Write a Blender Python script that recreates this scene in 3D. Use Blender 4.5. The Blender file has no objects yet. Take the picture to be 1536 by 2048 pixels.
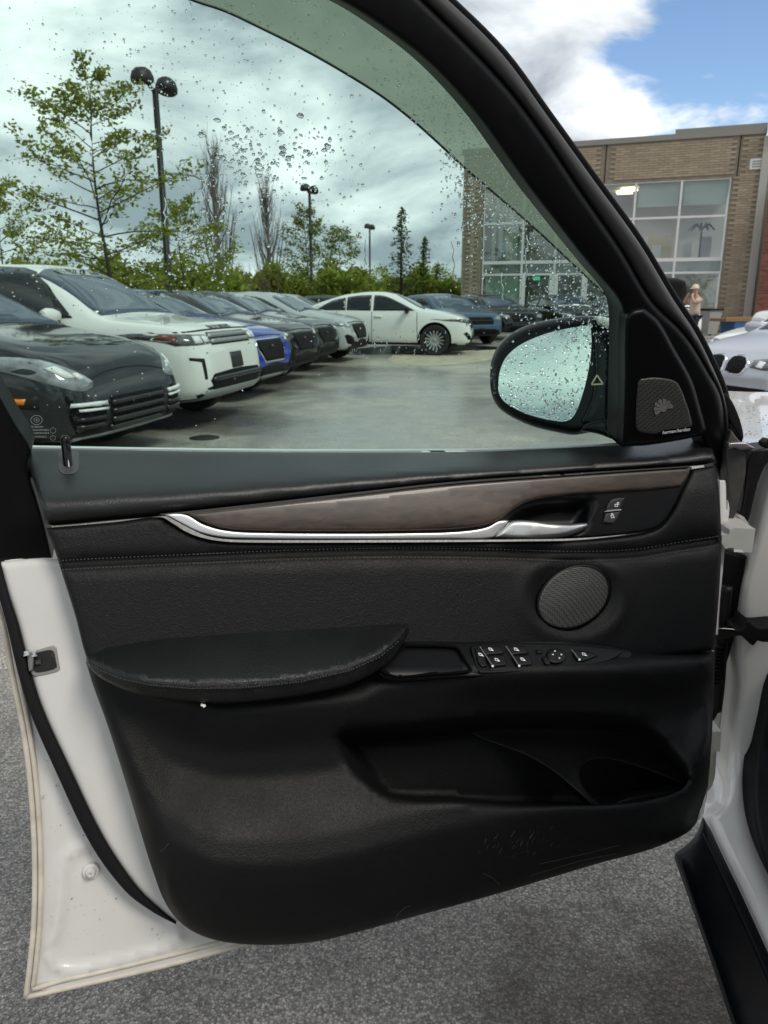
import bpy, bmesh, math, random
import numpy as np
from mathutils import Vector, Matrix
from mathutils.geometry import delaunay_2d_cdt
from mathutils.bvhtree import BVHTree
R = math.radians
rnd = random.Random(7)
scene = bpy.context.scene
COL = scene.collection

# ------------------------------------------------------------------ camera
F, CX, CY, HZ, CAMH = 1540.0, 768.0, 1024.0, 597.0, 1.42
PITCH = math.atan((CY - HZ) / F)
sP, cP = math.sin(PITCH), math.cos(PITCH)
CAM = Vector((0, 0, CAMH))
cam = bpy.data.cameras.new('camera')
camo = bpy.data.objects.new('camera', cam)
COL.objects.link(camo)
camo.location = CAM
camo.rotation_euler = (R(90) - PITCH, 0, 0)
cam.sensor_fit = 'HORIZONTAL'
cam.sensor_width = 36
cam.lens = 36 * F / 1536
cam.clip_start = 0.02
cam.clip_end = 2000
cam.dof.use_dof = True
cam.dof.focus_distance = 1.25
cam.dof.aperture_fstop = 15.0
scene.camera = camo
scene.render.resolution_x, scene.render.resolution_y = 768, 1024

# ------------------------------------------------------------------ light
SUN_EL, SUN_AZ, SUN_STR = 50, 132, 1.4        # azimuth clockwise from +Y
SKY_STR, CLOUD_STR = 0.115, 1.10
EXPOSURE = 0.50
vs = scene.view_settings
vs.view_transform = 'Standard'
vs.look = 'None'
vs.exposure = EXPOSURE
vs.gamma = 1.0
vs.use_curve_mapping = False
world = bpy.data.worlds.new('World')
scene.world = world
world.use_nodes = True
def build_world():
    nt = world.node_tree
    N, L = nt.nodes, nt.links
    N.clear()
    out = N.new('ShaderNodeOutputWorld')
    sky = N.new('ShaderNodeTexSky')
    sky.sky_type = 'NISHITA'
    sky.sun_disc = False
    sky.sun_elevation = R(SUN_EL)
    sky.sun_rotation = R(SUN_AZ)
    sky.ozone_density = 4.0
    sky.dust_density = 0.2
    bg1 = N.new('ShaderNodeBackground')
    bg1.inputs[1].default_value = SKY_STR
    L.new(sky.outputs[0], bg1.inputs[0])
    tc = N.new('ShaderNodeTexCoord')
    sep = N.new('ShaderNodeSeparateXYZ')
    L.new(tc.outputs['Generated'], sep.inputs[0])
    def math_(op, a, b=None, c=None):
        m = N.new('ShaderNodeMath'); m.operation = op
        for i, v in enumerate((a, b, c)):
            if v is None: continue
            if isinstance(v, (int, float)): m.inputs[i].default_value = v
            else: L.new(v, m.inputs[i])
        return m.outputs[0]
    zc = math_('ADD', math_('MAXIMUM', sep.outputs[2], 0.0), 0.55)
    comb = N.new('ShaderNodeCombineXYZ')
    L.new(math_('DIVIDE', sep.outputs[0], zc), comb.inputs[0])
    L.new(math_('DIVIDE', sep.outputs[1], zc), comb.inputs[1])
    L.new(math_('MULTIPLY', sep.outputs[2], 2.3), comb.inputs[2])
    def noise(scale, detail, rough, dist, off):
        mp = N.new('ShaderNodeMapping'); mp.inputs['Location'].default_value = off
        L.new(comb.outputs[0], mp.inputs[0])
        n = N.new('ShaderNodeTexNoise')
        n.inputs['Scale'].default_value = scale; n.inputs['Detail'].default_value = detail
        n.inputs['Roughness'].default_value = rough; n.inputs['Distortion'].default_value = dist
        L.new(mp.outputs[0], n.inputs['Vector'])
        return n.outputs['Fac']
    cover = noise(3.4, 9, 0.55, 0.25, (3.1, 1.7, 0.4))
    # the break in the cloud seen over the building
    d = ray(1500, 95).normalized()
    dot = N.new('ShaderNodeVectorMath'); dot.operation = 'DOT_PRODUCT'
    L.new(tc.outputs['Generated'], dot.inputs[0]); dot.inputs[1].default_value = d
    mr = N.new('ShaderNodeMapRange'); mr.interpolation_type = 'SMOOTHSTEP'
    mr.inputs['From Min'].default_value = math.cos(R(10.5)); mr.inputs['From Max'].default_value = math.cos(R(2.5))
    L.new(dot.outputs['Value'], mr.inputs['Value'])
    cov = math_('SUBTRACT', cover, math_('MULTIPLY', mr.outputs[0], 0.30))
    rampm = N.new('ShaderNodeMapRange'); rampm.interpolation_type = 'SMOOTHSTEP'
    rampm.inputs['From Min'].default_value = 0.19; rampm.inputs['From Max'].default_value = 0.33
    L.new(cov, rampm.inputs['Value'])
    shade = noise(2.6, 8, 0.55, 0.35, (8.4, 5.2, 2.0))
    cr = N.new('ShaderNodeValToRGB')
    e = cr.color_ramp.elements
    e[0].position = 0.43; e[0].color = (0.27, 0.305, 0.35, 1)
    e[1].position = 0.70; e[1].color = (1.0, 1.0, 1.0, 1)
    m = e.new(0.54); m.color = (0.54, 0.575, 0.605, 1)
    L.new(shade, cr.inputs[0])
    bg2 = N.new('ShaderNodeBackground'); bg2.inputs[1].default_value = CLOUD_STR
    L.new(cr.outputs[0], bg2.inputs[0])
    mix = N.new('ShaderNodeMixShader')
    L.new(rampm.outputs[0], mix.inputs[0]); L.new(bg1.outputs[0], mix.inputs[1]); L.new(bg2.outputs[0], mix.inputs[2])
    L.new(mix.outputs[0], out.inputs[0])

def ray(px, py):
    u, v = (px - CX) / F, (py - CY) / F
    return Vector((u, cP - v * sP, -sP - v * cP))
build_world()
sun = bpy.data.lights.new('sun', 'SUN')
sun.energy = SUN_STR
sun.angle = R(20)
sun.color = (1.0, 0.93, 0.83)
suno = bpy.data.objects.new('sun', sun)
COL.objects.link(suno)
az, el = R(SUN_AZ), R(SUN_EL)
sd = Vector((math.sin(az) * math.cos(el), math.cos(az) * math.cos(el), math.sin(el)))
suno.rotation_euler = sd.to_track_quat('Z', 'Y').to_euler()
scene.cycles.transparent_max_bounces = 24
scene.cycles.max_bounces = 12
scene.cycles.transmission_bounces = 12
scene.cycles.use_denoising = True
scene.cycles.sample_clamp_indirect = 6
scene.cycles.caustics_refractive = False
scene.cycles.caustics_reflective = False

# ------------------------------------------------------------------ materials
def nodes(m):
    m.use_nodes = True
    nt = m.node_tree
    return nt, nt.nodes, nt.links, nt.nodes['Principled BSDF']
def M(name, col, rough=0.5, metal=0.0, spec=0.5, coat=0.0, bump=None, var=None, grain='NOISE', rvar=None, coord='Object'):
    m = bpy.data.materials.new(name)
    nt, N, L, b = nodes(m)
    b.inputs['Base Color'].default_value = (*col, 1)
    b.inputs['Roughness'].default_value = rough
    b.inputs['Metallic'].default_value = metal
    b.inputs['Specular IOR Level'].default_value = spec
    b.inputs['Coat Weight'].default_value = coat
    b.inputs['Coat Roughness'].default_value = 0.03
    tc = N.new('ShaderNodeTexCoord')
    if bump:
        sc, st, dist = bump
        if grain == 'VORONOI':
            t = N.new('ShaderNodeTexVoronoi'); t.feature = 'SMOOTH_F1'; t.inputs['Scale'].default_value = sc
            n2 = N.new('ShaderNodeTexNoise'); n2.inputs['Scale'].default_value = sc * .3; n2.inputs['Detail'].default_value = 3
            mixv = N.new('ShaderNodeMixRGB'); mixv.blend_type = 'ADD'; mixv.inputs[0].default_value = .012
            L.new(tc.outputs[coord], mixv.inputs[1]); L.new(n2.outputs['Color'], mixv.inputs[2]); L.new(tc.outputs[coord], n2.inputs['Vector'])
            L.new(mixv.outputs[0], t.inputs['Vector']); o = t.outputs['Distance']
        else:
            t = N.new('ShaderNodeTexNoise'); t.inputs['Scale'].default_value = sc; t.inputs['Detail'].default_value = 5
            L.new(tc.outputs[coord], t.inputs['Vector']); o = t.outputs['Fac']
        bp = N.new('ShaderNodeBump'); bp.inputs['Strength'].default_value = st; bp.inputs['Distance'].default_value = dist
        L.new(o, bp.inputs['Height']); L.new(bp.outputs[0], b.inputs['Normal'])
    if var:
        sc, amt = var
        t = N.new('ShaderNodeTexNoise'); t.inputs['Scale'].default_value = sc; t.inputs['Detail'].default_value = 6
        L.new(tc.outputs[coord], t.inputs['Vector'])
        cr = N.new('ShaderNodeValToRGB')
        cr.color_ramp.elements[0].position = .3; cr.color_ramp.elements[1].position = .7
        cr.color_ramp.elements[0].color = (*[c * (1 - amt) for c in col], 1)
        cr.color_ramp.elements[1].color = (*[min(1, c * (1 + amt)) for c in col], 1)
        L.new(t.outputs['Fac'], cr.inputs[0]); L.new(cr.outputs[0], b.inputs['Base Color'])
    if rvar:
        sc, lo, hi = rvar
        t = N.new('ShaderNodeTexNoise'); t.inputs['Scale'].default_value = sc; t.inputs['Detail'].default_value = 4
        L.new(tc.outputs[coord], t.inputs['Vector'])
        mr = N.new('ShaderNodeMapRange'); mr.inputs['From Min'].default_value = .3; mr.inputs['From Max'].default_value = .7
        mr.inputs['To Min'].default_value = lo; mr.inputs['To Max'].default_value = hi
        L.new(t.outputs['Fac'], mr.inputs[0]); L.new(mr.outputs[0], b.inputs['Roughness'])
    return m
def emis(name, col, s):
    m = bpy.data.materials.new(name)
    nt, N, L, b = nodes(m)
    b.inputs['Base Color'].default_value = (*col, 1)
    b.inputs['Emission Color'].default_value = (*col, 1)
    b.inputs['Emission Strength'].default_value = s
    return m
def glass_sheet(name, tint, refl=0.06, rough=0.01, dirt=0.0):
    """thin pane: tinted see-through with a mirror reflection that grows at grazing angles"""
    m = bpy.data.materials.new(name)
    nt, N, L, b = nodes(m)
    N.remove(b)
    out = N['Material Output']
    tr = N.new('ShaderNodeBsdfTransparent'); tr.inputs[0].default_value = (*tint, 1)
    gl = N.new('ShaderNodeBsdfGlossy'); gl.inputs['Roughness'].default_value = rough
    fr = N.new('ShaderNodeFresnel'); fr.inputs[0].default_value = 1.5
    mul = N.new('ShaderNodeMath'); mul.operation = 'MULTIPLY'; mul.inputs[1].default_value = refl / .04
    L.new(fr.outputs[0], mul.inputs[0])
    mx = N.new('ShaderNodeMixShader')
    L.new(mul.outputs[0], mx.inputs[0]); L.new(tr.outputs[0], mx.inputs[1]); L.new(gl.outputs[0], mx.inputs[2])
    res = mx.outputs[0]
    if dirt:
        df = N.new('ShaderNodeBsdfTranslucent'); df.inputs[0].default_value = (.8, .85, .82, 1)
        tc = N.new('ShaderNodeTexCoord'); n = N.new('ShaderNodeTexNoise'); n.inputs['Scale'].default_value = 6; n.inputs['Detail'].default_value = 6
        L.new(tc.outputs['Object'], n.inputs['Vector'])
        mr = N.new('ShaderNodeMapRange'); mr.inputs['From Min'].default_value = .4; mr.inputs['From Max'].default_value = .75
        mr.inputs['To Max'].default_value = dirt
        L.new(n.outputs['Fac'], mr.inputs[0])
        m2 = N.new('ShaderNodeMixShader')
        L.new(mr.outputs[0], m2.inputs[0]); L.new(res, m2.inputs[1]); L.new(df.outputs[0], m2.inputs[2])
        res = m2.outputs[0]
    L.new(res, out.inputs[0])
    return m

# ------------------------------------------------------------------ objects
def tag(o, label=None, cat=None, group=None, kind=None):
    if label: o['label'] = label
    if cat: o['category'] = cat
    if group: o['group'] = group
    if kind: o['kind'] = kind
    return o
def empty(name, loc=(0, 0, 0), rz=0, **k):
    o = bpy.data.objects.new(name, None)
    o.location = loc
    o.rotation_euler = (0, 0, rz)
    o.empty_display_size = .2
    COL.objects.link(o)
    return tag(o, **k)
def mesh(name, verts, faces, mat, parent=None, smooth=True, org=None, mi=None):
    """link ONE mesh object; verts are in the parent's space unless org (world point of the parent root) is given"""
    me = bpy.data.meshes.new(name)
    if org is not None:
        verts = [Vector(v) - org for v in verts]
    me.from_pydata([tuple(v) for v in verts], [], [tuple(f) for f in faces])
    for m in (mat if isinstance(mat, (list, tuple)) else [mat]):
        me.materials.append(m)
    if mi is not None:
        me.polygons.foreach_set('material_index', mi)
    if smooth:
        me.polygons.foreach_set('use_smooth', [True] * len(me.polygons))
    me.update()
    o = bpy.data.objects.new(name, me)
    COL.objects.link(o)
    if parent is not None: o.parent = parent
    return o
class MB:
    """collects shapes into one mesh"""
    def __init__(s): s.v, s.f = [], []
    def add(s, v, f):
        k = len(s.v); s.v += [Vector(a) for a in v]; s.f += [tuple(i + k for i in q) for q in f]; return s
    def box(s, c, d, rz=0, mat=None):
        a, b, h = d[0] / 2, d[1] / 2, d[2] / 2
        ca, sa = math.cos(rz), math.sin(rz)
        vs_ = []
        for z in (-h, h):
            for x, y in ((-a, -b), (a, -b), (a, b), (-a, b)):
                p = Vector((x * ca - y * sa, x * sa + y * ca, z))
                if mat is not None: p = mat @ p
                vs_.append(p + Vector(c))
        return s.add(vs_, [(3, 2, 1, 0), (4, 5, 6, 7), (0, 1, 5, 4), (1, 2, 6, 5), (2, 3, 7, 6), (3, 0, 4, 7)])
    def tube(s, pts, rad, n=8, cap=True):
        pts = [Vector(p) for p in pts]
        if isinstance(rad, (int, float)): rad = [rad] * len(pts)
        rings = []
        up = Vector((0, 0, 1))
        for i, p in enumerate(pts):
            t = (pts[min(i + 1, len(pts) - 1)] - pts[max(i - 1, 0)]).normalized()
            a = t.cross(up)
            if a.length < .05: a = t.cross(Vector((1, 0, 0)))
            a.normalize(); b = t.cross(a).normalized()
            rings.append([p + (a * math.cos(2 * math.pi * k / n) + b * math.sin(2 * math.pi * k / n)) * rad[i] for k in range(n)])
        v = [q for r_ in rings for q in r_]
        f = []
        for i in range(len(pts) - 1):
            for k in range(n):
                k2 = (k + 1) % n
                f.append((i * n + k, (i + 1) * n + k, (i + 1) * n + k2, i * n + k2))
        if cap:
            f.append(tuple(range(n))); f.append(tuple((len(pts) - 1) * n + k for k in reversed(range(n))))
        return s.add(v, f)
    def lathe(s, prof, n=24, mat=None):
        """prof: (radius, height) about local z"""
        v, f = [], []
        m_ = len(prof)
        for k in range(n):
            a = 2 * math.pi * k / n
            for r_, h in prof:
                p = Vector((r_ * math.cos(a), r_ * math.sin(a), h))
                v.append(mat @ p if mat is not None else p)
        for k in range(n):
            k2 = (k + 1) % n
            for i in range(m_ - 1):
                f.append((k * m_ + i, k2 * m_ + i, k2 * m_ + i + 1, k * m_ + i + 1))
        return s.add(v, f)
    def build(s, name, mat, parent=None, smooth=False, org=None):
        return mesh(name, s.v, s.f, mat, parent, smooth, org)
def autosmooth(o, ang=35):
    bm = bmesh.new(); bm.from_mesh(o.data)
    bmesh.ops.recalc_face_normals(bm, faces=bm.faces)
    for e in bm.edges:
        e.smooth = not (len(e.link_faces) == 2 and e.calc_face_angle(0) > R(ang))
    for f in bm.faces: f.smooth = True
    bm.to_mesh(o.data); bm.free()
    return o

# ------------------------------------------------------------------ 2-D outlines
def crv(pts, sub=5, closed=True, corner=48):
    """smooth curve through points; sharp turns stay corners"""
    P = [np.array(p, float) for p in pts]; n = len(P)
    def isc(i):
        if not closed and i in (0, n - 1): return True
        a, b = P[i] - P[i - 1], P[(i + 1) % n] - P[i]
        la, lb = np.linalg.norm(a), np.linalg.norm(b)
        if la < 1e-9 or lb < 1e-9: return True
        return math.degrees(math.acos(max(-1, min(1, float(a @ b) / la / lb)))) > corner
    C = [isc(i) for i in range(n)]
    def tan(i):
        return (P[(i + 1) % n] - P[i - 1]) * .5
    out = []
    for i in range(n if closed else n - 1):
        p0, p1 = P[i], P[(i + 1) % n]
        j = (i + 1) % n
        seg = p1 - p0; ls = np.linalg.norm(seg)
        def tg(k, c):
            if c: return seg
            t = tan(k); l = np.linalg.norm(t)
            return t / l * ls if l > 1e-9 else seg
        t0, t1 = tg(i, C[i]), tg(j, C[j])
        for k in range(sub):
            t = k / sub
            h = (2*t**3 - 3*t**2 + 1, t**3 - 2*t**2 + t, -2*t**3 + 3*t**2, t**3 - t**2)
            out.append(h[0]*p0 + h[1]*t0 + h[2]*p1 + h[3]*t1)
    if not closed: out.append(P[-1])
    return np.array(out)
def resample(O, step, closed=True):
    O = np.asarray(O, float)
    out = []
    n = len(O)
    for i in range(n if closed else n - 1):
        a, b = O[i], O[(i + 1) % n]
        k = max(1, int(math.ceil(np.linalg.norm(b - a) / step)))
        for j in range(k): out.append(a + (b - a) * j / k)
    if not closed: out.append(O[-1])
    return np.array(out)
def segdist(P, O, closed=True):
    P = np.asarray(P, float).reshape(-1, 2); O = np.asarray(O, float)
    A = O if closed else O[:-1]
    B = np.roll(O, -1, 0) if closed else O[1:]
    best = np.full(len(P), 1e9)
    for a, b in zip(A, B):
        ab = b - a; l2 = ab @ ab
        t = np.clip(((P - a) @ ab) / l2, 0, 1) if l2 > 0 else np.zeros(len(P))
        q = a + t[:, None] * ab
        best = np.minimum(best, np.hypot(*(P - q).T))
    return best
def inside(P, O):
    P = np.asarray(P, float).reshape(-1, 2); O = np.asarray(O, float)
    x, y = P[:, 0], P[:, 1]
    c = np.zeros(len(P), bool)
    j = len(O) - 1
    for i in range(len(O)):
        xi, yi = O[i]; xj, yj = O[j]
        if yi != yj:
            c ^= ((yi > y) != (yj > y)) & (x < (xj - xi) * (y - yi) / (yj - yi) + xi)
        j = i
    return c
def sdist(P, O):
    return np.where(inside(P, O), 1, -1) * segdist(P, O)
def fill(outline, step, rings=(), loops=(), edge=None):
    """triangulated outline -> verts (N,2), tris, distance to edge, number of edge verts"""
    O = resample(outline, edge or step)
    n = len(O)
    area = .5 * np.sum(O[:, 0] * np.roll(O[:, 1], -1) - np.roll(O[:, 0], -1) * O[:, 1])
    T = np.roll(O, -1, 0) - np.roll(O, 1, 0)
    T /= np.maximum(np.linalg.norm(T, axis=1), 1e-9)[:, None]
    Nn = np.stack([-T[:, 1], T[:, 0]], 1) * (1 if area > 0 else -1)
    extra = []
    for f in rings:
        Q = O + Nn * f
        d = sdist(Q, O)
        extra += [q for q, dd in zip(Q, d) if dd > .86 * f]
    for lp in loops:
        d = sdist(lp, O)
        extra += [q for q, dd in zip(lp, d) if dd > step * .1]
    rmax = max(rings) if rings else 0
    x0, y0 = O.min(0); x1, y1 = O.max(0)
    gx = np.arange(x0, x1 + step, step); gy = np.arange(y0, y1 + step, step * .87)
    G = np.array([(a + (step / 2 if j % 2 else 0), b) for j, b in enumerate(gy) for a in gx])
    if len(G):
        d = sdist(G, O)
        keep = d > rmax + step * .45
        if loops:
            for lp in loops:
                if len(lp) > 1: keep &= segdist(G, lp, False) > step * .4
        extra += list(G[keep])
    P = [Vector((float(a), float(b))) for a, b in list(O) + extra]
    E = [(i, (i + 1) % n) for i in range(n)]
    res = delaunay_2d_cdt(P, E, [], 0, 1e-6)
    V = np.array([(v.x, v.y) for v in res[0]]); T = [tuple(f) for f in res[2]]
    cen = np.array([V[list(f)].mean(0) for f in T])
    ok = inside(cen, O)
    T = [f for f, k in zip(T, ok) if k]
    used = sorted({i for f in T for i in f}); mp = {k: i for i, k in enumerate(used)}
    V = V[used]; T = [tuple(mp[i] for i in f) for f in T]
    D = segdist(V, O)
    return V, T, D
def boundary(T):
    cnt = {}
    for f in T:
        for a, b in zip(f, f[1:] + f[:1]):
            cnt[(a, b)] = 1
    return [e for e in cnt if (e[1], e[0]) not in cnt]
def dome(d, r):
    if r <= 0: return 1.0
    t = 1 - min(d / r, 1)
    return math.sqrt(max(0, 1 - t * t))
def lerp(a, b, t): return a + (b - a) * t
def sstep(a, b, x):
    t = max(0, min(1, (x - a) / (b - a)))
    return t * t * (3 - 2 * t)
def table(*pts):
    xs = [p[0] for p in pts]; ys = [p[1] for p in pts]
    return lambda x: float(np.interp(x, xs, ys))

class Plane:
    def __init__(s, p0, n): s.p0, s.n = Vector(p0), Vector(n).normalized()
    def hit(s, px, py, off=0.0):
        d = ray(px, py)
        return CAM + d * (((s.p0 + s.n * off - CAM).dot(s.n)) / d.dot(s.n))
    def norm(s, px=0, py=0): return s.n
def level(px, py, z):
    d = ray(px, py)
    return CAM + d * ((z - CAMH) / d.z)
def surf(name, outline, off, mat, parent, plane, r=0, H=0, step=20, thick=.01, loops=(), org=None, edge=None, back=False, smooth=True, label=None, hit=None, field=None):
    """a formed skin standing at its place on `plane`: the outline is measured on the photograph and unprojected onto the plane,
    `off` is the real relief towards the inside of the car, edges are rolled over by r/H and given a turned-back flange"""
    rings = [r * f for f in (.12, .35, .65, 1.0)] if r > 0 else ()
    V, T, D = fill(outline, step, rings, loops, edge or min(step, max(4, r * .6) if r else step))
    fo = off if callable(off) else (lambda x, y, d: off)
    Q = field(V) if field else None
    P = []
    for i_, ((x, y), d) in enumerate(zip(V, D)):
        o = (fo(x, y, d, Q[i_]) if field else fo(x, y, d)) + H * (dome(d, r) - 1)
        P.append(hit(x, y, o) if hit else plane.hit(x, y, o))
    # orient towards the camera
    F_ = []
    for f in T:
        a, b, c = (P[i] for i in f)
        nn = (b - a).cross(c - a)
        F_.append(f if nn.dot(CAM - a) > 0 else f[::-1])
    k = len(P)
    bnd = boundary(F_)
    nv = plane.n if plane is not None else Vector((0, 0, 1))
    idx = {}
    for a, b in bnd:
        for i in (a, b):
            if i not in idx:
                idx[i] = k + len(idx)
    PB = [None] * len(idx)
    for i, j in idx.items(): PB[j - k] = P[i] - nv * thick
    P2 = P + PB
    sk = [(b, a, idx[a], idx[b]) for a, b in bnd]
    faces = F_ + sk
    if back:
        m0 = len(P2)
        P2 = P2 + [p - nv * thick * .98 for p in P]
        faces += [tuple(m0 + i for i in reversed(f)) for f in F_]
    o = mesh(name, P2, faces, mat, parent, smooth, org)
    if thick > 0 and smooth and r == 0:
        autosmooth(o, 40)
    if label: o['label'] = label
    return o
# ================================================================== the white SUV with its open front door
SUV_LOC = Vector((0.9, 2.2, 0))
# door planes: below the belt line the door leans out a little, above it the window frame leans in
def on_ray(px, py, y):
    d = ray(px, py); return CAM + d * (y / d.y)
BL, BR, BB = on_ray(60, 897, 1.125), on_ray(1430, 895, 1.476), on_ray(340, 1880, .945)
nA = (BR - BL).cross(BB - BL).normalized()
if nA.y > 0: nA = -nA
PA = Plane(BL, nA)
es = (BR - BL).normalized()
nh = Vector((es.y, -es.x, 0)).normalized()
if nh.y > 0: nh = -nh
upB = (Vector((0, 0, 1)) * math.cos(R(17)) + nh * math.sin(R(17)))
nB = es.cross(upB).normalized()
if nB.y > 0: nB = -nB
PB_ = Plane(BL, nB)

m_leather = M('black grained leather', (.0062, .0063, .0068), .46, spec=.24, bump=(520, .34, .0020), grain='VORONOI', rvar=(9, .40, .54))
m_soft = M('black soft moulded skin', (.0055, .0056, .006), .50, spec=.24, bump=(520, .30, .0018), grain='VORONOI', rvar=(7, .42, .62))
m_plastic = M('black satin plastic', (.003, .0032, .004), .40, spec=.22, bump=(900, .12, .0004))
m_gloss = M('black gloss plastic', (.004, .004, .005), .08, spec=.35)
m_rubber = M('black rubber', (.006, .006, .0065), .6, spec=.2, bump=(200, .1, .001))
m_seal = M('dark grey window seal', (.030, .028, .028), .5)
m_white = M('white car paint', (.68, .665, .63), .22, coat=.6, var=(9, .05))
m_whitein = M('white inner paint', (.63, .62, .595), .3, coat=.3, var=(6, .06), bump=(60, .04, .002))
m_cream = M('cream seam sealer', (.58, .53, .45), .45, var=(40, .14))
m_alu = M('brushed satin aluminium', (.66, .66, .65), .36, metal=1.0, bump=(300, .05, .0005))
m_grey = M('grey metal', (.22, .21, .20), .45, metal=.7)
m_dimwhite = M('dimmed white paint', (.55, .54, .50), .45, var=(20, .08))  # white paint with the shade of the door jamb toned into its colour
m_stitch = M('dark thread', (.035, .036, .038), .6)
m_glyph = M('white printed symbol', (.85, .85, .85), .5)
m_wire = M('worn black cable tape', (.007, .007, .008), .45, spec=.3, bump=(300, .5, .002))
def wood_mat():
    m = M('polished walnut veneer', (.06, .03, .018), .38, coat=.22)
    nt, N, L, b = nodes(m)
    tc = N.new('ShaderNodeTexCoord'); mp = N.new('ShaderNodeMapping')
    mp.inputs['Scale'].default_value = (7, 7, 30)
    mp.inputs['Rotation'].default_value = (0, R(6), 0)
    L.new(tc.outputs['Object'], mp.inputs[0])
    n = N.new('ShaderNodeTexNoise'); n.inputs['Scale'].default_value = 2.2; n.inputs['Detail'].default_value = 9; n.inputs['Distortion'].default_value = 1.6
    L.new(mp.outputs[0], n.inputs['Vector'])
    cr = N.new('ShaderNodeValToRGB')
    cr.color_ramp.elements[0].position = .32; cr.color_ramp.elements[0].color = (.020, .012, .008, 1)
    cr.color_ramp.elements[1].position = .68; cr.color_ramp.elements[1].color = (.062, .041, .030, 1)
    L.new(n.outputs['Fac'], cr.inputs[0])
    n2 = N.new('ShaderNodeTexNoise'); n2.inputs['Scale'].default_value = 11; n2.inputs['Detail'].default_value = 3
    L.new(tc.outputs['Object'], n2.inputs['Vector'])
    mx = N.new('ShaderNodeMixRGB'); mx.blend_type = 'OVERLAY'; mx.inputs[0].default_value = .5
    L.new(cr.outputs[0], mx.inputs[1]); L.new(n2.outputs['Fac'], mx.inputs[2])
    L.new(mx.outputs[0], b.inputs['Base Color'])
    return m
m_wood = wood_mat()
def mesh_mat():
    """perforated speaker grille: rows of round holes"""
    m = M('perforated grille', (.06, .06, .06), .4)
    nt, N, L, b = nodes(m)
    tc = N.new('ShaderNodeTexCoord')
    v = N.new('ShaderNodeTexVoronoi'); v.inputs['Scale'].default_value = 310; v.inputs['Randomness'].default_value = .10
    L.new(tc.outputs['Object'], v.inputs['Vector'])
    cr = N.new('ShaderNodeValToRGB')
    cr.color_ramp.elements[0].position = .30; cr.color_ramp.elements[0].color = (.004, .004, .004, 1)
    cr.color_ramp.elements[1].position = .46; cr.color_ramp.elements[1].color = (.06, .06, .057, 1)
    L.new(v.outputs['Distance'], cr.inputs[0]); L.new(cr.outputs[0], b.inputs['Base Color'])
    bp = N.new('ShaderNodeBump'); bp.inputs['Strength'].default_value = .6; bp.inputs['Distance'].default_value = .001
    L.new(v.outputs['Distance'], bp.inputs['Height']); L.new(bp.outputs[0], b.inputs['Normal'])
    return m
m_mesh = mesh_mat()
m_pane = glass_sheet('green tinted side glass', (.68, .83, .765), refl=.008)
m_visor = bpy.data.materials.new('smoked rain deflector')
def visor_mat(m):
    nt, N, L, b = nodes(m); out = N['Material Output']; N.remove(b)
    tr = N.new('ShaderNodeBsdfTransparent'); tr.inputs[0].default_value = (.36, .41, .33, 1)
    tl = N.new('ShaderNodeBsdfTranslucent'); tl.inputs[0].default_value = (.62, .66, .50, 1)
    gl = N.new('ShaderNodeBsdfGlossy'); gl.inputs['Roughness'].default_value = .12
    mx = N.new('ShaderNodeMixShader'); mx.inputs[0].default_value = .5
    L.new(tr.outputs[0], mx.inputs[1]); L.new(tl.outputs[0], mx.inputs[2])
    m2 = N.new('ShaderNodeMixShader'); m2.inputs[0].default_value = .05
    L.new(mx.outputs[0], m2.inputs[1]); L.new(gl.outputs[0], m2.inputs[2])
    L.new(m2.outputs[0], out.inputs[0])
visor_mat(m_visor)
m_water = bpy.data.materials.new('rain water')
def water_mat(m):
    nt, N, L, b = nodes(m); out = N['Material Output']; N.remove(b)
    g = N.new('ShaderNodeBsdfGlass'); g.inputs['IOR'].default_value = 1.33; g.inputs['Roughness'].default_value = 0
    L.new(g.outputs[0], out.inputs[0])
water_mat(m_water)

suv = empty('white_suv', SUV_LOC, label='white SUV in the foreground with its black trimmed driver door wide open', cat='car')
def S(name, outline, off, mat, plane=PA, parent=suv, smoothc=True, **k):
    O = crv(outline) if smoothc else np.array(outline, float)
    return surf(name, O, off, mat, parent, plane, org=SUV_LOC, **k)
def tubeS(name, pts, rad, mat, parent=suv, n=8, plane=PA, off=0.0, sub=6, **k):
    """pipe along an image polyline with relief; pts: (px,py) or (px,py,off)"""
    c = crv([p[:2] for p in pts], sub, closed=False)
    offs = np.interp(np.linspace(0, 1, len(c)), np.linspace(0, 1, len(pts)), [p[2] if len(p) > 2 else off for p in pts])
    mb = MB().tube([plane.hit(x, y, o) for (x, y), o in zip(c, offs)], rad, n)
    return mb.build(name, mat, parent, True, SUV_LOC)

# ---- sheet metal -----------------------------------------------------------
groove = crv([(196, 1684), (165, 1690), (143, 1704), (130, 1728), (122, 1800), (112, 1862), (100, 1892), (104, 1920), (122, 1938), (160, 1940), (260, 1918), (330, 1897), (352, 1884), (357, 1866), (350, 1848)], 6, closed=False)
def off_flange(x, y, d, g):
    o = -.050 + .006 * math.exp(-(g / 8) ** 2)
    ing = x > 128 and y > 1690 and x < 352
    # long swage that follows the outer edge
    e = x - np.interp(y, [1250, 1450, 1600, 1750, 1900, 1960], [52, 92, 100, 100, 100, 96])
    o += .004 * sstep(-10, 6, float(e))
    return o
OUT = [(-34, 1130), (-12, 1180), (5, 1245), (25, 1350), (45, 1450), (60, 1560), (69, 1700), (68, 1840), (60, 1930), (50, 1997), (200, 1963), (350, 1928), (480, 1892), (620, 1868), (640, 1700), (420, 1400), (200, 1200), (60, 1120)]
door = S('door_shell', OUT, off_flange, m_whitein, step=13, thick=.012, loops=[groove], r=4, H=.002, field=lambda V: segdist(V, groove, False))
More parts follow.
